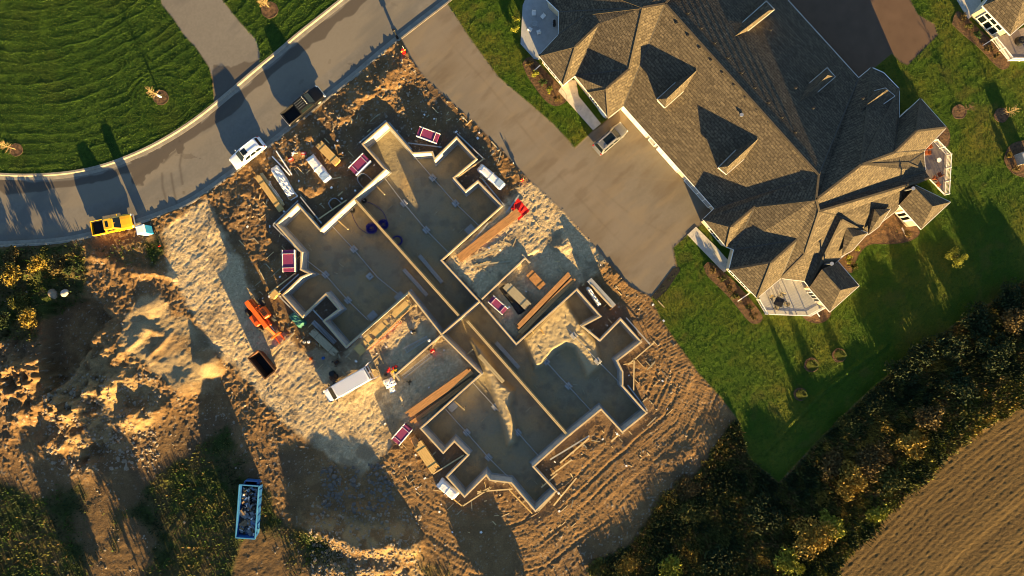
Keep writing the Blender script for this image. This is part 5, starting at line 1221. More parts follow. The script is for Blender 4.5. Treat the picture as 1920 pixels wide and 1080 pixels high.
def roof_mesh(name, V, faces, parent, m=SH, thick=.16):
    """V: name -> (px,py,z); roof faces with uv following each slope, and an underside"""
    keys = list(V); P = {k: G(*V[k]) for k in keys}; me = bpy.data.meshes.new(name)
    inv = XF[parent.name].inverted(); idx = {k: i for i, k in enumerate(keys)}
    vs = [tuple(inv @ P[k]) for k in keys]; fs = []
    for f in faces:
        q = [P[k] for k in f]; nrm = Vector((0, 0, 0))
        for i in range(len(q)): nrm += q[i].cross(q[(i + 1) % len(q)])
        ids = [idx[k] for k in f]
        if nrm.z < 0: ids.reverse()
        fs.append(ids)
    me.from_pydata(vs, [], fs); me.update(); uvl = me.uv_layers.new(name='UVMap')
    for p in me.polygons:
        n = p.normal; h = Vector((-n.y, n.x, 0)); h = h.normalized() if h.length > 1e-3 else Vector((1, 0, 0)); up = n.cross(h)
        for li in p.loop_indices:
            v = me.vertices[me.loops[li].vertex_index].co; uvl.data[li].uv = (v.dot(h), v.dot(up))
    me.materials.append(m); o = bpy.data.objects.new(name, me); COL.objects.link(o); o.parent = parent
    return o, P
hc = G(1380, 290); house = thing('four_unit_house', 'large brown-roofed house with many gables beside the wide driveway', 'house', (hc.x, hc.y, 0))
ze, zr = 3.1, 8.6
V = dict(a1=(1010, 104, ze), a2=(1056, 159, ze), a3=(1080, 86, 5.5), a4=(1124, 44, 5.7), a5=(1078, 142, ze), w2=(1102, 172, ze), w1=(1141, 221, ze), w3=(1137, 166, 5.3), w4=(1180, 129, 5.6),
         m1=(1169, 199, ze), PW=(1206, 14, zr), R0=(1247, 7, zr), T=(1097, 27, 5.0), e1=(1047, 65, ze), e2=(1048, 22, ze), e3=(1025, 0, ze), e4=(1012, -60, ze), RW=(1300, -50, zr), e5=(1120, -160, ze),
         m2=(1339, 391, ze), R1=(1535, 328, zr), m3=(1610, 146, ze), m4=(1380, -107, ze),
         s1=(1318, 411, ze), s2=(1362, 463, ze), s3=(1371, 425, 5.2), s4=(1416, 387, 5.6), s5=(1376, 468, ze), u1=(1367, 505, ze), u2=(1420, 559, ze), u3=(1447, 491, 5.6), u4=(1494, 449, 5.9),
         PS=(1530, 374, zr), P2=(1536, 396, 8.3), q1=(1509, 477, 5.5), q2=(1464, 522, ze), q3=(1508, 527, ze), q4=(1568, 403, 6.5), c1=(1578, 412, 6.8), b1=(1517, 538, ze), c3=(1628, 438, ze), c4=(1563, 496, ze),
         f2=(1744, 334, 3.75), f4=(1680, 396, ze), f5=(1636, 430, ze), f3=(1715, 348, ze), rE=(1614, 309, zr), rF=(1702, 306, 4.6), E3=(1733, 285, ze), E4=(1735, 321, ze), v1=(1535, 387, 7.95),
         K1=(1726, 184, ze), K2=(1775, 239, ze), K3=(1735, 280, ze), K4=(1718, 246, 6.2), K5=(1676, 286, 6.5), K6=(1686, 221, ze), n1=(1634, 126, ze), n2=(1657, 136, ze), n3=(1686, 166, ze))
FA = [('a1', 'a2', 'a3'), ('a2', 'a5', 'a4', 'a3'), ('a1', 'a3', 'a4', 'T', 'e1'), ('a4', 'a5', 'w4', 'PW', 'T'), ('a5', 'w2', 'w3', 'w4'), ('w2', 'w1', 'w3'), ('w1', 'm1', 'R0', 'PW', 'w4', 'w3'),
      ('PW', 'T', 'e1', 'e2'), ('PW', 'e2', 'e3', 'e4'), ('PW', 'e4', 'e5', 'RW', 'R0'), ('m1', 'm2', 'R1', 'R0'), ('R0', 'R1', 'm3', 'm4'), ('R0', 'm4', 'RW'), ('RW', 'm4', 'e5'),
      ('s1', 's2', 's3'), ('s2', 's5', 's4', 's3'), ('m2', 's1', 's3', 's4', 'PS', 'R1'), ('u1', 'u2', 'u3'), ('u1', 'u3', 'u4', 's5'), ('u2', 'q2', 'u4', 'u3'), ('s4', 's5', 'u4', 'q1', 'P2', 'PS'), ('u4', 'q2', 'q1'),
      ('P2', 'q1', 'q2', 'q3', 'q4'), ('q4', 'q3', 'b1', 'c1'), ('c1', 'b1', 'c4', 'c3'), ('q4', 'c1', 'c3', 'f5'), ('P2', 'q4', 'f5', 'f4', 'f3', 'f2'), ('v1', 'P2', 'f2', 'E4'), ('PS', 'v1', 'P2'),
      ('PS', 'rE', 'rF', 'E4', 'v1'), ('rF', 'E3', 'E4'), ('rE', 'K5', 'K3', 'E3', 'rF'), ('K4', 'K2', 'K3', 'K5'), ('K1', 'K2', 'K4'), ('K1', 'K4', 'K5', 'K6'), ('R1', 'PS', 'rE', 'n1', 'm3'), ('rE', 'n1', 'n2', 'n3'), ('rE', 'n3', 'K6', 'K5')]
roof, RP = roof_mesh('roof', V, FA, house)
edges = {}
for f in FA:
    q = [RP[k] for k in f]; nrm = Vector((0, 0, 0))
    for i in range(len(q)): nrm += q[i].cross(q[(i + 1) % len(q)])
    nrm.normalize(); nrm = nrm if nrm.z > 0 else -nrm; c_ = sum(q, Vector()) / len(q)
    for i in range(len(f)): edges.setdefault(frozenset((f[i], f[(i + 1) % len(f)])), []).append((nrm, c_))
caps, val = MB(), MB()
for e_, fl in edges.items():
    if len(fl) != 2: continue
    a, c = [RP[k] for k in e_]; m_ = (a + c) / 2; conv = fl[0][0].dot(fl[1][1] - m_)
    if conv < -.05: caps.beam(a + Vector((0, 0, .03)), c + Vector((0, 0, .03)), .26, .06)
    elif conv > .05: val.beam(a + Vector((0, 0, .01)), c + Vector((0, 0, .01)), .12, .03)
M['cap'] = mat('ridge_cap_shingle', (.085, .069, .046), .9, noise=.4, scale=3); M['valley'] = mat('valley_flashing', (.045, .042, .038), .6)
caps.build('ridge_cap', 'cap', house, world=True); val.build('valley_flashing', 'valley', house, world=True)
OUT = ['a1', 'a2', 'a5', 'w2', 'w1', 'm1', 'm2', 's1', 's2', 's5', 'u1', 'u2', 'q2', 'q3', 'b1', 'c4', 'c3', 'f5', 'f4', 'f3', 'E4', 'E3', 'K3', 'K2', 'K1', 'K6', 'n3', 'n2', 'n1', 'm3', 'm4', 'e5', 'e4', 'e3', 'e2', 'e1']
def inset(pts, d):
    n = len(pts); ar = sum(pts[i].x * pts[(i + 1) % n].y - pts[(i + 1) % n].x * pts[i].y for i in range(n)); sg = 1 if ar > 0 else -1; res = []
    for i in range(n):
        e1 = (pts[i] - pts[i - 1]).normalized(); e2 = (pts[(i + 1) % n] - pts[i]).normalized(); n1_ = Vector((-e1.y, e1.x)) * sg; n2_ = Vector((-e2.y, e2.x)) * sg
        bis = n1_ + n2_; bis = bis.normalized() if bis.length > .2 else n1_; res.append(pts[i] + bis * d / max(.4, bis.dot(n1_)))
    return res
eave = [RP[k].xy for k in OUT]; wl = inset(eave, .45); WL = dict(zip(OUT, wl))
def ring_wall(pts, z0, z1, name, m, parent):
    mb = MB(); n = len(pts); vs = [(p.x, p.y, z0) for p in pts] + [(p.x, p.y, z1) for p in pts]
    mb.add(vs, [(i, (i + 1) % n, n + (i + 1) % n, n + i) for i in range(n)] + [tuple(range(n, 2 * n))]); return mb.build(name, m, parent, world=True)
ring_wall(wl, -.2, 2.98, 'wall', 'siding', house)
ring_wall([p for p in inset(eave, .02)], 2.99, 3.03, 'soffit', 'white', house)
mb = MB()
for i in range(len(OUT)):
    a, c = RP[OUT[i]], RP[OUT[(i + 1) % len(OUT)]]; mb.beam((a.x, a.y, 3.03), (c.x, c.y, 3.03), .09, .15)
mb.build('gutter', 'white', house, world=True)
def wall_item(parent, pa, pb, t0, t1, z0, z1, kind='window', mullions=2, out=.03, name=None, m='glass'):
    """an opening on the wall between plan points pa and pb"""
    a = Vector((pa.x, pa.y)); d = Vector((pb.x, pb.y)) - a; L_ = d.length; d.normalize(); n = Vector((d.y, -d.x))
    c = a + d * L_ * (t0 + t1) / 2; w = L_ * (t1 - t0); ang = math.atan2(d.y, d.x)
    mb = MB(); mb.box((c.x, c.y, (z0 + z1) / 2), (w, .10, z1 - z0), rz=ang)
    fr = MB(); zc = (z0 + z1) / 2
    def bar(u, z, ww, hh): p = c + d * u; fr.box((p.x, p.y, z), (ww, .17, hh), rz=ang)
    bar(-w / 2, zc, .12, z1 - z0 + .12); bar(w / 2, zc, .12, z1 - z0 + .12); bar(0, z0, w - .12, .12); bar(0, z1, w - .12, .12)
    for k in range(1, mullions): bar(-w / 2 + w * k / mullions, zc, .08, z1 - z0 - .12)
    o = fr.build(name or kind, 'white', parent, world=True)
    XF[o.name] = XF[parent.name]; mb.build('pane' if kind == 'window' else 'panel', m, o, world=True); return o
wall_item(house, WL['a1'], WL['a2'], .12, .85, .6, 2.5, mullions=4)
wall_item(house, WL['w2'], WL['w1'], .08, .50, .6, 2.5, mullions=3); wall_item(house, WL['w2'], WL['w1'], .62, .92, 0.1, 2.3, 'door', 1, m='white')
wall_item(house, WL['s1'], WL['s2'], .35, .80, .5, 2.5, mullions=3); wall_item(house, WL['u1'], WL['u2'], .10, .85, .5, 2.5, mullions=5)
wall_item(house, WL['m1'], WL['m2'], .02, .28, .05, 2.5, 'garage_door', 4, m='white'); wall_item(house, WL['m1'], WL['m2'], .31, .37, .05, 2.3, 'door', 1, m='greyplank')
wall_item(house, WL['m1'], WL['m2'], .40, .62, .05, 2.5, 'garage_door', 4, m='white'); wall_item(house, WL['m1'], WL['m2'], .70, .96, .05, 2.5, 'garage_door', 4, m='greyplank')
wall_item(house, WL['q2'], WL['q3'], .1, .8, .2, 2.4, mullions=3)
# dormers on both slopes
def dormer(fa, fb, ra, rb, sa, sb, zf, zr_, zb, name='dormer'):
    """front eave corners fa (shaded side), fb (sunny side); ridge ra front, rb back; eave ends sa, sb"""
    Vd = dict(fa=(*fa, zf), fb=(*fb, zf), ra=(*ra, zr_), rb=(*rb, zr_), sa=(*sa, zf), sb=(*sb, zf))
    o, P = roof_mesh(name, Vd, [('fa', 'fb', 'ra'), ('fa', 'ra', 'rb', 'sa'), ('fb', 'sb', 'rb', 'ra')], house)
    XF[o.name] = XF[house.name]
    g = MB()
    for a, c in (('fa', 'fb'), ('fb', 'sb'), ('fa', 'sa')):
        g.beam(P[a] + Vector((0, 0, -.05)), P[c] + Vector((0, 0, -.05)), .08, .12)
    g.build('gutter', 'white', o, world=True)
    cx = (P['fa'] + P['fb'] + P['sa'] + P['sb']) / 4; mb = MB()
    q = [P[k] + (cx - P[k]).normalized() * .35 for k in ('fa', 'fb', 'sb', 'sa')]
    mb.loft([[(p.x, p.y, zb) for p in q], [(p.x, p.y, zf - .03) for p in q]]); mb.build('cheek', 'siding', o, world=True)
    return o
dormer((1232, 186), (1247, 202), (1250, 185), (1307, 131), (1277, 145), (1292, 162), 6.2, 7.6, 4.0)
dormer((1347, 314), (1362, 327), (1365, 312), (1422, 260), (1391, 270), (1406, 289), 6.2, 7.6, 4.0)
dormer((1437, 2), (1452, 18), (1441, 20), (1378, 68), (1392, 42), (1402, 58), 6.2, 7.0, 4.0)
dormer((1551, 127), (1566, 144), (1552, 141), (1500, 190), (1506, 166), (1520, 184), 5.5, 6.7, 3.5)
dormer((1660, 165), (1678, 180), (1663, 168), (1612, 206), (1640, 170), (1655, 196), 4.6, 5.6, 3.2)
# hip bays
def bay(P6, z0, z1, name='roof', walls=True):
    k1, k2, k3, k4, r1, r2 = P6
    Vd = dict(a=(*k1, z0), b=(*k2, z0), c=(*k3, z0), d=(*k4, z0), r=(*r1, z1), s=(*r2, z1))
    o, P = roof_mesh(name, Vd, [('a', 'b', 's', 'r'), ('b', 'c', 's'), ('c', 'd', 'r', 's'), ('d', 'a', 'r')], house)
    XF[o.name] = XF[house.name]; g = MB()
    for u, v in (('a', 'b'), ('b', 'c'), ('c', 'd')): g.beam(P[u] + Vector((0, 0, -.06)), P[v] + Vector((0, 0, -.06)), .09, .14)
    g.build('gutter', 'white', o, world=True)
    if walls:
        q = inset([P[k].xy for k in 'abcd'], .4); w_ = ring_wall(q, -.2, z0 - .06, 'bay_wall', 'siding', house); return q
    return None
g_ = bay(((1714, 346), (1782, 379), (1727, 430), (1686, 384), (1716, 352), (1749, 387)), 3.3, 5.2)
wall_item(house, g_[2], g_[3], .28, .68, .5, 2.4, mullions=2) ; wall_item(house, g_[3], g_[2], .28, .68, .5, 2.4, mullions=2)
h_ = bay(((1572, 491), (1611, 536), (1556, 585), (1517, 540), (1541, 505), (1576, 544)), 3.35, 5.2)
wall_item(house, h_[3], h_[2], .2, .7, .5, 2.4, mullions=3)
bay(((1585, 420), (1627, 437), (1598, 470), (1578, 481), (1586, 424), (1600, 444)), 4.2, 5.6, walls=False)
bay(((1625, 395), (1670, 392), (1648, 425), (1628, 440), (1640, 392), (1650, 406)), 4.0, 5.2, walls=False)
# small porch roof over the NE side
MB().box((*G(1697, 204, 2.6).xy, 2.6), (1.2, .8, .12), rz=R(42)).build('porch_canopy', 'bluelite', house, world=True) if False else None
# roof vents and pipes
def vent(x, y, z, big=False, h=.3):
    p = G(x, y, z); t = MB()
    if big: t.cyl((p.x, p.y, z - .5), (p.x, p.y, z + h), .11, 10).cyl((p.x, p.y, z + h), (p.x, p.y, z + h + .14), .24, 12)
    else: t.bbox((p.x, p.y, z + .05), (.34, .34, .26), .05, rz=R(-47))
    t.build('flue' if big else 'roof_vent', 'metal' if big else 'black', house, world=True)
for k in range(9):
    u = k / 8; vent(1268 + (1440 - 1268) * u, 43 + (228 - 43) * u, 8.32)
    vent(1290 + (1492 - 1290) * u, 24 + (247 - 24) * u, 8.12)
vent(1383, 221, 6.4, True, 1.4); vent(1290, 177, 5.4); vent(1550, 495, 4.6, True, 1.3); vent(1701, 356, 4.6, True, 1.2); vent(1172, 150, 4.6, False)
for x, y, z in ((1492, 164, 7.0), (1618, 184, 6.0), (1525, 202, 7.4), (1445, 55, 7.6)): vent(x, y, z)

# decks, patio, walks, beds ---------------------------------------------------
def flat(name, pts, z0, z1, m, kind='structure', z=None, parent=None):
    zz = z1 if z is None else z
    o = MB().prism([tuple(G(p[0], p[1], zz).xy) for p in pts], z0, z1).build(name, m, parent, world=parent is not None)
    if parent is None: tag(o, kind=kind)
    return o
flat('path', [(1047, 171), (1112, 244), (1127, 232), (1085, 180), (1080, 150), (1060, 150)], -.1, .06, 'concrete')
flat('path', [(1289, 440), (1357, 511), (1376, 500), (1345, 465), (1305, 425)], -.1, .06, 'concrete')
flat('patio', [(980, 10), (996, -30), (1050, -60), (1075, 0), (1068, 60), (1010, 112), (1001, 110), (976, 82)], -.1, .08, 'patio')
flat('path', [(1782, -20), (1816, 36), (1842, 12), (1830, -30)], -.1, .07, 'concrete')
BEDS = [('mulch bed', [(980, 120), (985, 110), (997, 106), (1015, 125), (1060, 172), (1064, 188), (1050, 198), (1038, 199), (1022, 189), (1004, 165), (988, 142)]),
        ('mulch bed', [(1319, 500), (1328, 489), (1345, 500), (1380, 530), (1431, 590), (1428, 603), (1416, 608), (1402, 602), (1372, 562), (1345, 535), (1326, 518)]),
        ('mulch bed', [(1505, 594), (1547, 577), (1560, 584), (1552, 600), (1535, 607), (1515, 603)]),
        ('mulch bed', [(1628, 436), (1670, 400), (1690, 400), (1727, 432), (1720, 445), (1698, 455), (1660, 458), (1628, 456), (1608, 478), (1600, 505), (1596, 514), (1575, 498), (1566, 495), (1600, 455)]),
        ('mulch bed', [(1745, 255), (1774, 236), (1781, 250), (1781, 265), (1776, 277), (1760, 270)]),
        ('mulch bed', [(1785, 45), (1789, 28), (1797, 18), (1830, 50), (1870, 85), (1893, 112), (1893, 125), (1880, 132), (1866, 123), (1838, 91), (1805, 65)]),
        ('mulch bed', [(1882, 300), (1886, 282), (1900, 266), (1940, 262), (1940, 335), (1908, 331), (1890, 318)])]
for _, pts in BEDS:
    P = smooth_line([tuple(G(*p).xy) for p in pts + [pts[0]]], 2)[:-1]
    tag(MB().prism(P, -.1, .05).build('mulch_bed', 'mulch'), kind='structure')
    mb = MB(); Q = P + [P[0]]; mb.tube([(x, y, .04) for x, y in Q], .03, 5); tag(mb.build('bed_edging', 'bark'), kind='structure')

def railing(parent, pts, z0, closed=False, post=1.6, h=1.05):
    top_ = MB(); bal = MB(); posts = MB()
    for a, c in zip(pts, pts[1:]):
        a = Vector(a); c = Vector(c); d = c - a; L_ = d.length; d.normalize()
        top_.beam((a.x, a.y, z0 + h), (c.x, c.y, z0 + h), .10, .06).beam((a.x, a.y, z0 + .12), (c.x, c.y, z0 + .12), .06, .05)
        k = 0
        while k < L_: p = a + d * k; bal.box((p.x, p.y, z0 + h / 2 + .05), (.035, .035, h - .12), rz=math.atan2(d.y, d.x)); k += .16
        n = max(1, round(L_ / post))
        for i in range(n + 1): p = a + d * L_ * i / n; posts.box((p.x, p.y, z0 + h / 2 + .04), (.12, .12, h + .12), rz=math.atan2(d.y, d.x))
    top_.build('rail', 'white', parent, world=True); bal.build('balusters', 'white', parent, world=True); posts.build('post', 'white', parent, world=True)
def deck(label, pts, railpts, z=.55, m='deckwood', wallm='siding'):
    P = [G(p[0], p[1], z) for p in pts]; c = sum(P, Vector()) / len(P); t = thing('deck', label, 'deck', (c.x, c.y, 0), 0, 'house decks')
    flat('deck_floor', pts, z - .12, z, m, parent=t)
    q = inset([p.xy for p in P], .08); ring_wall(q, -.1, z - .14, 'skirt', 'white', t)
    railing(t, [G(p[0], p[1], z + .6).xy for p in railpts], z)
deck('pale deck with white railing in front of the lower gable, table on it', [(1422, 552), (1437, 590), (1519, 593), (1546, 577), (1512, 528), (1462, 515)], [(1422, 562), (1438, 589), (1518, 592), (1543, 578)], m='patio')
deck('grey deck with white railing and brown chairs on the right side of the house', [(1730, 280), (1754, 261), (1781, 290), (1775, 366), (1740, 330), (1728, 320)], [(1754, 263), (1780, 290), (1776, 364)])

def patio_chair(label, x, y, rz_, m='metal', z=.08, seatm='wrap', group='patio chairs'):
    c = G(x, y, z + .4); t = thing('patio_chair', label, 'chair', (c.x, c.y, z), R(rz_), group)
    MB().bbox((0, 0, .42), (.52, .52, .10), .04).build('seat', seatm, t); MB().bbox((-.26, 0, .68), (.08, .52, .5), .03).build('backrest', seatm, t)
    for sx in (-1, 1):
        for sy in (-1, 1): MB().cyl((sx * .22, sy * .22, 0), (sx * .22, sy * .22, .4), .025, 6).build('leg', m, t)
    for sy in (-1, 1): MB().tube([(-.25, sy * .29, .62), (.2, sy * .29, .62), (.24, sy * .29, .4)], .025, 6).build('armrest', m, t)
def round_table(label, x, y, z, m, sq=True, name='patio_table', size=.8, rz_=0):
    c = G(x, y, z + .7); t = thing(name, label, 'table', (c.x, c.y, z), R(rz_))
    (MB().bbox((0, 0, .70), (size, size, .06), .02) if sq else MB().cyl((0, 0, .67), (0, 0, .73), size / 2, 20)).build('tabletop', m, t)
    for sx in (-1, 1):
        for sy in (-1, 1): MB().cyl((sx * size * .38, sy * size * .38, 0), (sx * size * .38, sy * size * .38, .68), .03, 6).build('leg', 'metal', t)
round_table('square grey table in the middle of the four pale chairs on the patio', 1003, 43, .08, 'greyplank')
for x, y, r_, lb in ((1001, 25, 270, 'pale patio chair above the square grey table, left of its pair'), (1018, 31, 225, 'pale patio chair above the square grey table, nearer the house wall'), (994, 55, 60, 'pale patio chair below the square grey table, nearer the lawn'), (1010, 60, 110, 'pale patio chair below the square grey table, nearer the house')):
    patio_chair(lb, x, y, r_)
round_table('dark square table on the pale lower deck', 1461, 566, .55, 'black', size=1.15, rz_=-25)
for x, y, r_, lb in ((1448, 558, 320, 'wire chair at the upper left of the dark deck table'), (1467, 553, 250, 'wire chair at the upper right of the dark deck table'), (1474, 570, 160, 'wire chair right of the dark deck table'), (1456, 577, 60, 'wire chair below the dark deck table')):
    patio_chair(lb, x, y, r_, 'black', .55, 'greylumber', 'wire chairs around the dark table')
round_table('small round white table on the right-hand deck', 1761, 300, .55, 'white', False, 'side_table', .6)
for x, y, r_, lb in ((1740, 276, 200, 'brown chair in the upper corner of the right-hand deck'), (1738, 287, 180, 'second brown chair from the upper corner of the right-hand deck'), (1762, 327, 120, 'brown chair with cushion nearest the railing of the right-hand deck'), (1753, 334, 60, 'large brown chair at the bottom of the right-hand deck'), (1759, 345, 40, 'lowest brown chair of the right-hand deck')):
    patio_chair(lb, x, y, r_, 'redwood', .55, 'redwood', 'brown deck chairs')
t = thing('patio_heater', 'pair of small black planters by the patio wall', 'planter', (*G(1039, 45).xy, .08)); MB().cyl((0, .2, 0), (0, .2, .5), .18, 12).cyl((0, -.25, 0), (0, -.25, .5), .18, 12).build('pot', 'black', t)
# dark sheet standing in for the shade along the lawn edge by the driveway
t = thing('lawn_edge_shade', 'shade painted as a dark curved apron where the wide driveway meets the lawn', 'shade_patch', (*G(1245, 525).xy, 0))
flat('overlay', [(1221, 557), (1230, 562), (1250, 545), (1275, 508), (1273, 500), (1262, 503), (1236, 538)], -.1, .02, 'darkliner', parent=t)

# neighbour house, top right corner -----------------------------------------------
nc = G(1890, 20); nb_ = thing('neighbour_house', 'corner of the second brown-roofed house with gridded white windows', 'house', (nc.x, nc.y, 0))
V2 = dict(a=(1842, 11, 3.1), b=(1894, 66, 3.1), p=(1930, -26, 5.8), c=(1960, 10, 3.1), r=(2000, -95, 6.2), d=(1850, -2, 3.1), e=(1910, -70, 3.1), g=(2080, -80, 3.1))
roof_mesh('roof', V2, [('a', 'b', 'p'), ('b', 'c', 'g', 'r', 'p'), ('a', 'p', 'r', 'e')], nb_)
P = {k: G(*V2[k]) for k in V2}; ev = [P[k].xy for k in ('a', 'b', 'c', 'g', 'e')]; q = inset(ev, .42)
ring_wall(q, -.2, 3.0, 'wall', 'siding', nb_); mb = MB()
for a, c in (('a', 'b'), ('b', 'c'), ('a', 'e')): mb.beam(P[a] + Vector((0, 0, -.06)), P[c] + Vector((0, 0, -.06)), .10, .15)
mb.build('gutter', 'white', nb_, world=True)
for k in range(3): wall_item(nb_, q[0], q[1], .18 + k * .23, .18 + k * .23 + .21, .4, 2.5, mullions=1)
wall_item(nb_, q[0], q[1], .18, .85, 1.7, 1.8, mullions=1, name='transom')
deck('neighbour deck with white railing around a covered round table', [(1868, 70), (1897, 113), (1990, 113), (1990, 20), (1900, 60)], [(1864, 72), (1896, 111), (1960, 112)])
t = thing('covered_table', 'round table under a black cover on the neighbour deck', 'table', (*G(1914, 76, .9).xy, .55)); MB().cyl((0, 0, .05), (0, 0, .62), .62, 16, .5).build('cover', 'black', t, smooth=False); MB().ball((0, 0, .66), .25, 10, 6, (1, 1, .4)).build('knob', 'black', t)
t = thing('downspout', 'white downspout leading out over the mulch bed by the neighbour deck', 'downspout', (*G(1845, 85).xy, 0)); 
a = G(1843, 85, .15); c = G(1866, 71, .15); c2 = G(1866, 71, 2.9)
MB().beam(a, c, .1, .1).beam((c.x, c.y, .1), (c.x + .15, c.y + .1, 2.9), .1, .1).build('pipe', 'white', t, world=True)
for lb, p, q_ in (('white downspout end over the bed left of the lower deck', (1383, 565), (1405, 550)), ('white downspout end below the right corner of the lower deck', (1531, 585), (1537, 594)), ('white downspout end beside the right bay window', (1691, 427), (1699, 442)), ('white downspout end at the top left bed', (1001, 133), (1013, 122))):
    a, c = G(*p, .2), G(*q_, .2); m_ = (a + c) / 2; t = thing('downspout', lb, 'downspout', (m_.x, m_.y, 0), group='white downspouts'); MB().beam(a, c, .12, .10).build('pipe', 'white', t, world=True)
    MB().box((a.x, a.y, .02), (.4, .4, .06)).build('splash_block', 'concrete', t, world=True)
t = thing('transformer_box', 'pale green utility box standing in the mulch bed at the right edge', 'utility box', (*G(1915, 297).xy, 0), R(20))
MB().bbox((0, 0, .75), (1.7, 1.5, 1.5), .06).build('cabinet', 'greyplank', t); MB().bbox((0, -.1, 1.53), (1.8, 1.6, .1), .03).build('lid', 'patio', t)
for s in (-1, 1): MB().box((-.5 + .3 * s, -.77, .9), (.14, .03, .14)).build('label_plate', 'yellow', t)

# ------------------------------------------------------------------ plants
def leaf_cloud(mb, c, rx, ry, rz_, n, s, rg, shell=.55, clumps=7, jut=.35):
    cs = []
    for _ in range(clumps):
        a = rg.uniform(0, 6.283); u = rg.uniform(0, .75); cs.append((c[0] + rx * u * math.cos(a), c[1] + ry * u * math.sin(a), c[2] + rz_ * rg.uniform(-.35, .6), rg.uniform(.32, .62)))
    for i in range(n):
        k = cs[rg.randrange(clumps)]; v = Vector((rg.gauss(0, 1), rg.gauss(0, 1), rg.gauss(0, 1))).normalized() * (rg.random() ** .4)
        p = Vector((k[0] + v.x * rx * k[3], k[1] + v.y * ry * k[3], max(.05, k[2] + v.z * rz_ * k[3])))
        t = Vector((rg.gauss(0, 1), rg.gauss(0, 1), rg.gauss(0, .6) + .3)).normalized(); u = t.orthogonal().normalized(); w = t.cross(u); a = rg.uniform(0, 6.28)
        u, w = u * math.cos(a) + w * math.sin(a), w * math.cos(a) - u * math.sin(a); q = s * rg.uniform(.6, 1.4)
        mb.add([p - u * q, p + w * q * .55, p + u * q, p - w * q * .55], [(0, 1, 2, 3)])
def bush(name, label, x, y, rx, rz_, m, n, s, cat='bush', group=None, trunk=True, ry=None, lift=.45, z=None, cn=7, stems=5):
    rg = random.Random(int(x * 13 + y)); zb = gz(x, y) if z is None else z; hh = rz_ * (1 + lift)
    p = G(x, y, zb + hh * .5)
    t = thing(name, label, cat, (p.x, p.y, zb - .03), rg.uniform(0, 6), group); mb = MB()
    leaf_cloud(mb, (0, 0, hh * .62), rx, ry or rx, rz_ * .75, n, s, rg, clumps=cn); mb.build('crown' if cat == 'tree' else 'foliage', m, t)
    mb = MB()
    for k in range(stems):
        a = rg.uniform(0, 6.28); r_ = rx * rg.uniform(.1, .6); e = (r_ * math.cos(a), r_ * math.sin(a), hh * rg.uniform(.5, .95)); mid = (e[0] * .35, e[1] * .35, e[2] * .5)
        w0 = .05 + .02 * rz_; mb.cyl((0, 0, -.1), mid, w0, 6, w0 * .7).cyl(mid, e, w0 * .7, 5, w0 * .25)
    mb.build('trunk' if cat == 'tree' else 'stems', 'bark', t)
# brush along the field edge: the bushes one can tell apart (x, y, r m, h m, material, leaves)
BU = [(1520, 1010, 3.3, 3.0, 'plantgold', 2600, 'broad golden bush at the bottom of the field edge'), (1560, 985, 2.2, 2.6, 'planty', 1500, 'yellow-green bush right behind the broad golden one'),
      (1600, 900, 2.8, 2.8, 'plantgold', 2000, 'golden-brown bush halfway along the field edge'), (1640, 860, 2.6, 2.6, 'plantbrown', 1700, 'rusty brown bush above the golden-brown one'),
      (1665, 905, 2.4, 2.2, 'plantolive', 1500, 'olive bush touching the ploughed field edge'), (1705, 830, 2.2, 2.6, 'plantgold', 1500, 'bright orange-gold bush in the middle of the thicket'),
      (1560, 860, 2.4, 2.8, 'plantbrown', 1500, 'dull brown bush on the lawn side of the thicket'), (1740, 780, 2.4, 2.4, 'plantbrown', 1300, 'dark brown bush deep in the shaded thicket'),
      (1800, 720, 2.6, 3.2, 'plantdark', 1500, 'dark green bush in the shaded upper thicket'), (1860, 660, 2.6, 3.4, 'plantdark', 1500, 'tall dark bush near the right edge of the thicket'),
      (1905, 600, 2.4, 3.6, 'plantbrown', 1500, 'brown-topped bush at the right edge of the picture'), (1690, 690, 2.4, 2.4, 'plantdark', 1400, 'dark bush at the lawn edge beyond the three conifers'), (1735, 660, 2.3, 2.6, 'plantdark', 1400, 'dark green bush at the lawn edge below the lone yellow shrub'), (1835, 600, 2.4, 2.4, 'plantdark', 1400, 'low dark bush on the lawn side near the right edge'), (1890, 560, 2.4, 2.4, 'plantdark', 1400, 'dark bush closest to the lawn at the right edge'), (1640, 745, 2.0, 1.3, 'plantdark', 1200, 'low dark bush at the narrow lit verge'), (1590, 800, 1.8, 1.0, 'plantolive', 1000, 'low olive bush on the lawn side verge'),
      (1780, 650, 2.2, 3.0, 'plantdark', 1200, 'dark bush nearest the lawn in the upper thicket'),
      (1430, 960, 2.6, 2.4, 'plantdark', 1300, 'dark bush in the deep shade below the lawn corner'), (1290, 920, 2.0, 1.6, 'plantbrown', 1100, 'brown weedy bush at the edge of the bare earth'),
      (1300, 960, 2.0, 1.6, 'plantolive', 1100, 'olive weedy bush below the brown one at the bare earth'), (1260, 1060, 2.0, 1.8, 'planty', 1100, 'bright yellow-green bush near the bottom edge'),
      (1180, 1060, 1.9, 1.5, 'plantgold', 1000, 'golden weedy bush at the bottom beside the bare earth'), (1120, 1060, 1.6, 1.2, 'plantolive', 800, 'small olive bush at the bottom by the shaded earth'),
      (1350, 1050, 2.4, 2.2, 'plantdark', 1200, 'dark shaded bush near the bottom edge'), (1480, 1060, 2.4, 2.4, 'planty', 1400, 'yellow-green bush at the bottom next to the golden one'),
      (1640, 960, 1.8, 1.6, 'planty', 1000, 'small bright bush right on the field corner')]
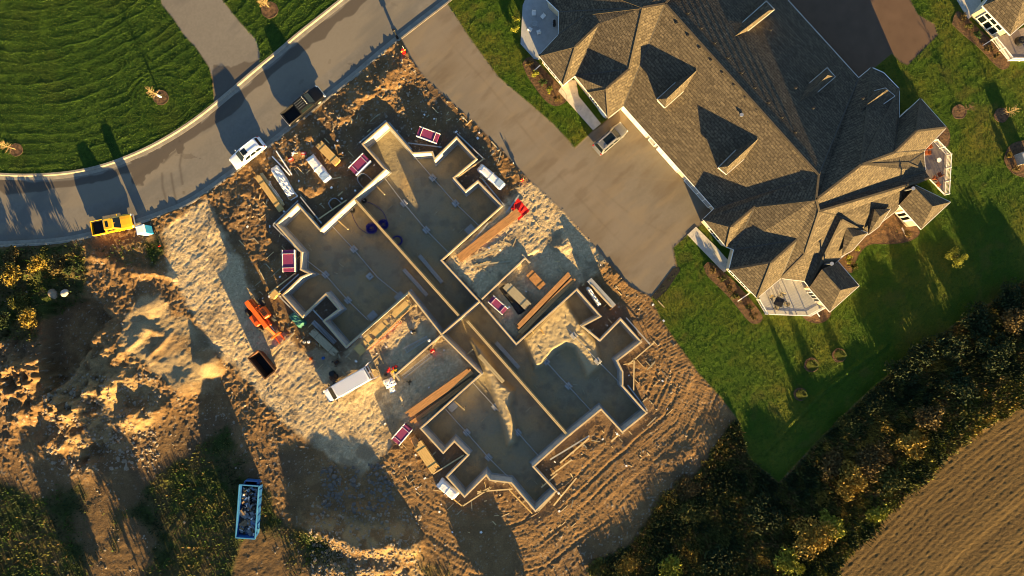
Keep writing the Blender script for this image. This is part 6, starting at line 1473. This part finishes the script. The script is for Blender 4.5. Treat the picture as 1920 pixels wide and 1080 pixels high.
for x, y, r_, h_, m_, n_, lb in BU: bush('field_bush', lb, x, y, r_, h_ * (.28 if x <= 1330 else (.46 if m_ in ('plantgold', 'planty') else (.32 if x < 1680 else .46))), m_, int(n_ * 1.3), .17, cn=11, group='bushes along the ploughed field')
BL = [(25, 520, 2.0, 1.4, 'plantgold', 1000, 'golden bush below the street at the left edge'), (30, 565, 1.8, 1.4, 'plantolive', 900, 'olive-yellow bush in the left thicket'), (55, 595, 1.8, 1.3, 'plantgold', 900, 'golden bush above the left soil heap'),
      (20, 485, 1.6, 1.2, 'plantbrown', 800, 'brown bush hugging the kerb at the left edge'), (110, 500, 1.6, 1.2, 'plantbrown', 900, 'brown bush above the two boulders'), (138, 505, 1.2, 1.3, 'plantdark', 700, 'dark green bush near the kerb behind the yellow pickup'),
      (70, 490, 1.5, 1.2, 'plantgold', 700, 'golden-brown bush between the kerb and the boulders'), (5, 595, 1.6, 1.4, 'plantdark', 700, 'dark bush at the left picture edge')]
for x, y, r_, h_, m_, n_, lb in BL: bush('roadside_bush', lb, x, y, r_, h_ * .75, m_, n_, .14, group='bushes in the left thicket')
# trees beyond the bottom edge whose shadows fall into the view
for x, y, r_, h_ in ((190, 1190, 3.2, 3.2), (345, 1245, 3.6, 4.8), (-40, 1120, 2.0, 3), (985, 1170, 3.6, 1.7), (1995, 690, 3, 2.0)):
    bush('shade_tree', 'tree standing just outside the picture', x, y, r_, h_, 'plantdark', 2200, .3, cat='tree', group='trees beyond the picture edge')
bush('yellow_shrub', 'lone yellow shrub on the open lawn', 1792, 482, 1.25, 1.3, 'planty', 1300, .09)
# small conifers in mulch rings on the lawn
def ring_bed(x, y, r_):
    c = G(x, y); n = 26; rg = random.Random(int(x)); P = [(c.x + (r_ * rg.uniform(.95, 1.04)) * math.cos(6.283 * i / n), c.y + (r_ * rg.uniform(.95, 1.04)) * math.sin(6.283 * i / n)) for i in range(n)]
    o = MB().prism(P, -.1, .07).build('mulch_ring', 'mulch'); tag(o, kind='structure')
    mb = MB(); Q = P + [P[0]]; mb.tube([(a, b_, .05) for a, b_ in Q], .05, 5); tag(mb.build('ring_edging', 'bark'), kind='structure')
for x, y, r_ in ((1798, 210, .95), (1877, 216, .95), (1521, 684, .95), (1573, 666, .92), (1500, 739, .85), (302, 183, 1.0), (506, 19, 1.1), (31, 281, .85)): ring_bed(x, y, r_)
def conifer(label, x, y, h, r_):
    t = thing('young_conifer', label, 'tree', (*G(x, y).xy, .03), 0, 'young conifers on the lawn'); rg = random.Random(int(x)); mb = MB()
    for i in range(2200):
        u = rg.random() ** 1.5; z = .15 + u * (h - .15); rr_ = r_ * (1 - u) ** .85 * rg.uniform(.5, 1.1) + .03; a = rg.uniform(0, 6.28); p = Vector((rr_ * math.cos(a), rr_ * math.sin(a), z)); d = Vector((math.cos(a), math.sin(a), .35)).normalized() * .12; w = Vector((-math.sin(a), math.cos(a), 0)) * .045
        mb.add([p - w, p + d, p + w, p - d * .4], [(0, 1, 2, 3)])
    mb.build('crown', 'plantconifer', t); MB().cyl((0, 0, -.1), (0, 0, h * .9), .06, 6, .02).build('trunk', 'bark', t)
conifer('young conifer in the ring nearest the deck, middle of the three', 1521, 684, 2.0, .66)
conifer('young conifer in the ring farthest from the bare earth', 1573, 665, 1.9, .62)
conifer('young conifer in the ring lowest on the lawn', 1501, 739, 1.9, .58)
def twig_tree(label, x, y, h, lean, n=60, m='palebark', guard=False, spread=.9):
    t = thing('young_bare_tree', label, 'tree', (*G(x, y).xy, .02), 0, 'young bare trees in mulch rings'); rg = random.Random(int(x * 3)); tr = MB(); tw = MB()
    top_ = Vector((lean[0], lean[1], h)); tr.cyl((0, 0, -.1), top_ * .45, .05, 7, .04).cyl(top_ * .45, top_, .04, 6, .012)
    for i in range(n):
        u = rg.uniform(.3, 1); b0 = top_ * u; a = rg.uniform(0, 6.28); l = spread * rg.uniform(.4, 1) * (1.15 - u * .5); e = b0 + Vector((math.cos(a) * l, math.sin(a) * l, rg.uniform(.1, .6) * l)) ; tw.cyl(b0, e, .02, 4, .008)
        for j in range(2): a2 = a + rg.uniform(-.8, .8); mid = b0.lerp(e, rg.uniform(.4, .8)); tw.cyl(mid, mid + Vector((math.cos(a2), math.sin(a2), .3)) * l * .4, .012, 3, .005)
    tr.build('trunk', m, t); tw.build('branches', m, t)
    if guard: MB().cyl((0, 0, 0), (0, 0, .95), .13, 12, .12).build('trunk_guard', 'white', t)
twig_tree('bare young tree with white trunk guard on the striped lawn', 302, 182, 2.6, (-.3, .2), 50, guard=True)
twig_tree('straw-coloured young tree near the top of the small lawn', 505, 14, 2.6, (-.3, .2), 90, spread=.9)
twig_tree('bare young tree leaning over the ring at the left edge', 30, 280, 2.4, (-.5, .2), 55)
twig_tree('bare young tree in the left ring beside the house lawn', 1799, 210, 2.4, (.3, .1), 40, 'bark')
twig_tree('bare young tree in the right ring beside the house lawn', 1877, 215, 2.4, (.4, .15), 40)
# garden plants in the beds
gp = [(992, 120, 'plantbrown'), (1002, 138, 'planty'), (1016, 153, 'plantgreen'), (1030, 168, 'planty'), (1045, 185, 'plantbrown'), (967, 36, 'planty'), (966, 56, 'planty'), (1337, 505, 'plantbrown'), (1352, 522, 'plantolive'), (1366, 540, 'plantbrown'), (1378, 555, 'plantolive'), (1403, 575, 'plantolive'), (1412, 592, 'plantbrown'),
      (1593, 488, 'planty'), (1606, 467, 'planty'), (1700, 440, 'plantbrown'), (1805, 30, 'plantbrown'), (1818, 50, 'plantolive'), (1832, 66, 'plantgreen'), (1852, 90, 'plantbrown'), (1868, 104, 'plantbrown'), (1892, 290, 'plantgold'), (1905, 318, 'plantbrown'), (1600, 500, 'plantolive')]
WH = {'plantbrown': 'brown', 'planty': 'yellow-green', 'plantgreen': 'green', 'plantolive': 'olive', 'plantgold': 'golden'}
def where(x, y):
    if x < 1070: return 'in the long bed beside the patio' if x > 975 else 'at the edge of the patio'
    if x < 1440: return 'in the bed left of the lower deck'
    if x < 1710: return 'in the brown bed by the bay windows'
    if y < 140: return 'in the neighbour bed'
    return 'in the bed of the utility box'
ordn = ['first', 'second', 'third', 'fourth', 'fifth', 'sixth', 'seventh']; cntw = {}
for x, y, m_ in gp:
    w_ = where(x, y); k = cntw.get(w_, 0); cntw[w_] = k + 1
    bush('garden_plant', 'small %s plant %s, %s from its top' % (WH[m_], w_, ordn[k]), x, y, .60, .50, m_, 260, .10, 'plant', 'garden plants', z=.05, stems=3)

# ------------------------------------------------------------------ ground cover, rubble
rs = np.random.RandomState(5)
def scatter_pts(n, maskfn, x0, x1, y0, y1):
    px = rs.uniform(x0, x1, n); py = rs.uniform(y0, y1, n); k = H / F
    wx_ = (px - 960) * k; wy_ = (540 - py) * k
    i = np.clip(np.searchsorted(XS, wx_), 1, nx - 1); j = np.clip(np.searchsorted(YS, wy_), 1, ny - 1)
    keep = rs.rand(n) < maskfn(i, j); return wx_[keep], wy_[keep], Z[i, j][keep]
def blades(name, x, y, z, hmin, hmax, w, m, flat_=.5):
    n = len(x); a = rs.uniform(0, 2 * np.pi, n); h = rs.uniform(hmin, hmax, n) * rs.uniform(.5, 1.3, n); ln = h * flat_ * rs.uniform(.2, 1.4, n)
    ww = w * rs.uniform(.6, 1.5, n); ux, uy = np.cos(a), np.sin(a); bx, by = -uy * ww, ux * ww
    z = z - .03
    V_ = np.stack([np.stack([x - bx, y - by, z], -1), np.stack([x + bx, y + by, z], -1), np.stack([x + ux * ln * .6 + bx * 1.1, y + uy * ln * .6 + by * 1.1, z + h * .7], -1), np.stack([x + ux * ln, y + uy * ln, z + h], -1), np.stack([x + ux * ln * .6 - bx * 1.1, y + uy * ln * .6 - by * 1.1, z + h * .7], -1)], 1)
    me = bpy.data.meshes.new(name); me.vertices.add(n * 5); me.vertices.foreach_set('co', V_.astype(np.float32).ravel())
    me.loops.add(n * 5); me.loops.foreach_set('vertex_index', np.arange(n * 5, dtype=np.int32)); me.polygons.add(n); me.polygons.foreach_set('loop_start', np.arange(n, dtype=np.int32) * 5); me.polygons.foreach_set('loop_total', np.full(n, 5, np.int32))
    me.update(calc_edges=True); me.materials.append(M[m]); o = bpy.data.objects.new(name, me); COL.objects.link(o); return tag(o, kind='stuff')
vm_ = lambda i, j: np.clip(vegc[i, j] * 1.2, 0, 1)
clump = lambda s, a, b_: (lambda i, j: np.clip(vegc[i, j] * 1.2, 0, 1) * sstep(a, b_, vn(X[i, j] * .9, Y[i, j] * .9, s)))
lft = lambda i, j: (X[i, j] < 12)
def zone(s_, lo, hi, side, dens):
    def f(i, j):
        v = vn(X[i, j] * .28, Y[i, j] * .28, 230) * .55 + vn(X[i, j] * .9, Y[i, j] * .9, 231) * .45
        return vm_(i, j) * (v > lo) * (v <= hi) * ((X[i, j] > 12) if side else (X[i, j] <= 12)) * dens
    return f
for side, x0, x1 in ((True, 1000, 1980), (False, -60, 1120)):
    k_ = 1.0 if side else .30
    for lo, hi, m_, h0, h1 in ((0, .44, 'plantdark', .2, .8), (.44, .60, 'turf' if not side else 'plantolive', .15, .6), (.56, .62, 'plantbrown', .2, .7), (.62, .74, 'plantolive', .2, .6), (.74, 1, 'plantgold' if side else 'plantolive', .2, .7)):
        blades('undergrowth', *scatter_pts(330000, zone(0, lo, hi, side, k_), x0, x1, 440, 1130), h0 * (1 if side else .6), h1 * (1 if side else .6), .05, m_)
right = lambda i, j: vm_(i, j) * ((X[i, j] > 30) & (dFi[i, j] < 4.2) & (Y[i, j] < 10))
blades('undergrowth', *scatter_pts(130000, right, 1300, 1960, 440, 1120), .15, .45, .05, 'planty')
# grass on the lawns, fine
gl = lambda i, j: np.clip(mLA[i, j], 0, 1); gd = lambda i, j: np.clip(mLD[i, j] + mLC[i, j], 0, 1)
blades('grass', *scatter_pts(90000, gl, -20, 660, -20, 340), .05, .11, .035, 'turf', .9)
blades('grass', *scatter_pts(200000, gd, 840, 1940, -20, 920), .05, .11, .035, 'turf', .9)
def stones(name, n, fn, x0, x1, y0, y1, smin, smax, m):
    x, y, z = scatter_pts(n, fn, x0, x1, y0, y1); mb = MB(); rg = random.Random(n)
    for a, b_, c in zip(x, y, z): mb.rock((float(a), float(b_), float(c)), smin + (smax - smin) * rg.random() ** 3, rg)
    return tag(mb.build(name, m), kind='stuff')
dm = lambda i, j: np.clip(dirtm[i, j], 0, 1) * (1 - np.clip(vegc[i, j], 0, .8)) * (mPit[i, j] < .5) * sstep(.4, .6, vn(X[i, j] * .5, Y[i, j] * .5, 210))
stones('rubble', 9000, dm, -20, 1300, 60, 1100, .05, .22, 'stone')
heap = lambda i, j: (mPit[i, j] < .5) * np.clip(dirtm[i, j], 0, 1) * .9
stones('rubble', 1500, heap, 585, 790, 960, 1090, .06, .3, 'stone'); stones('rubble', 1300, heap, 90, 300, 700, 880, .06, .3, 'stone')
stones('rubble', 500, heap, 600, 740, 870, 960, .08, .4, 'darkstone'); stones('rubble', 900, heap, 420, 800, 90, 320, .06, .26, 'stone')
gs = lambda i, j: np.clip(mGr[i, j], 0, 1) * (mPit[i, j] < .5)
stones('gravel_stones', 5000, gs, 290, 1160, 330, 900, .03, .12, 'stone')

def litter(name, n, fn, x0, x1, y0, y1, m, lmin, lmax, w):
    x, y, z = scatter_pts(n, fn, x0, x1, y0, y1); mb = MB(); rg = random.Random(n + 3)
    for a, b_, c in zip(x, y, z): mb.box((float(a), float(b_), float(c) + .05), (rg.uniform(lmin, lmax), w * rg.uniform(.6, 1.4), .05), rz=rg.choice((-.82, .75, rg.uniform(0, 3.1))), ry=rg.uniform(-.12, .12))
    return tag(mb.build(name, m), kind='stuff')
site = lambda i, j: ((np.abs(dFn[i, j]) < 5.5) & (mPit[i, j] < .5) & (mAsp[i, j] < .1)) * 1.0
pitm = lambda i, j: (mPit[i, j] > .5) * (np.abs(dFn[i, j]) > .8) * 1.0
litter('timber_litter', 420, site, 440, 1280, 200, 1000, 'lumber2', .25, 1.3, .10); litter('timber_litter', 200, site, 440, 1280, 200, 1000, 'greylumber', .3, 1.8, .12)
litter('paper_litter', 160, site, 440, 1280, 200, 1000, 'wrap', .08, .35, .2); litter('timber_litter', 130, pitm, 500, 1240, 220, 960, 'greylumber', .2, 1.0, .08)
stones('floor_gravel', 2600, pitm, 500, 1240, 220, 960, .03, .10, 'stone')

# ------------------------------------------------------------------ repeated small parts become objects of their own
def split_islands(o, newname=None):
    me = o.data; n = len(me.vertices); par = list(range(n))
    def find(a):
        while par[a] != a: par[a] = par[par[a]]; a = par[a]
        return a
    for e in me.edges:
        a, b = find(e.vertices[0]), find(e.vertices[1])
        if a != b: par[a] = b
    isl = {}
    for p in me.polygons: isl.setdefault(find(p.vertices[0]), []).append(tuple(p.vertices))
    if len(isl) < 2: return
    co = [tuple(v.co) for v in me.vertices]; base = newname or o.name.split('.')[0]
    for fs in isl.values():
        ids = sorted({i for f in fs for i in f}); mp = {i: k for k, i in enumerate(ids)}
        m2 = bpy.data.meshes.new(base); m2.from_pydata([co[i] for i in ids], [], [tuple(mp[i] for i in f) for f in fs]); m2.materials.append(me.materials[0]); m2.update()
        q = bpy.data.objects.new(base, m2); COL.objects.link(q); q.parent = o.parent; q.location = o.location; q.rotation_euler = o.rotation_euler
    bpy.data.objects.remove(o, do_unlink=True)
REN = {'ribs': 'rib', 'rungs': 'rung', 'louvre': 'louvre', 'roof_ribs': 'roof_rib', 'bars': 'bar'}
for o in [o for o in bpy.data.objects if o.type == 'MESH' and o.parent is not None and not o.children]:
    b_ = o.name.split('.')[0]
    if b_ in ('stake', 'bearer', 'ribs', 'rungs', 'bed_side', 'bed_liner', 'rear_window', 'pot', 'post', 'skid', 'bars', 'offcut', 'roof_ribs', 'leg', 'valley_flashing', 'ridge_cap'): split_islands(o, REN.get(b_))
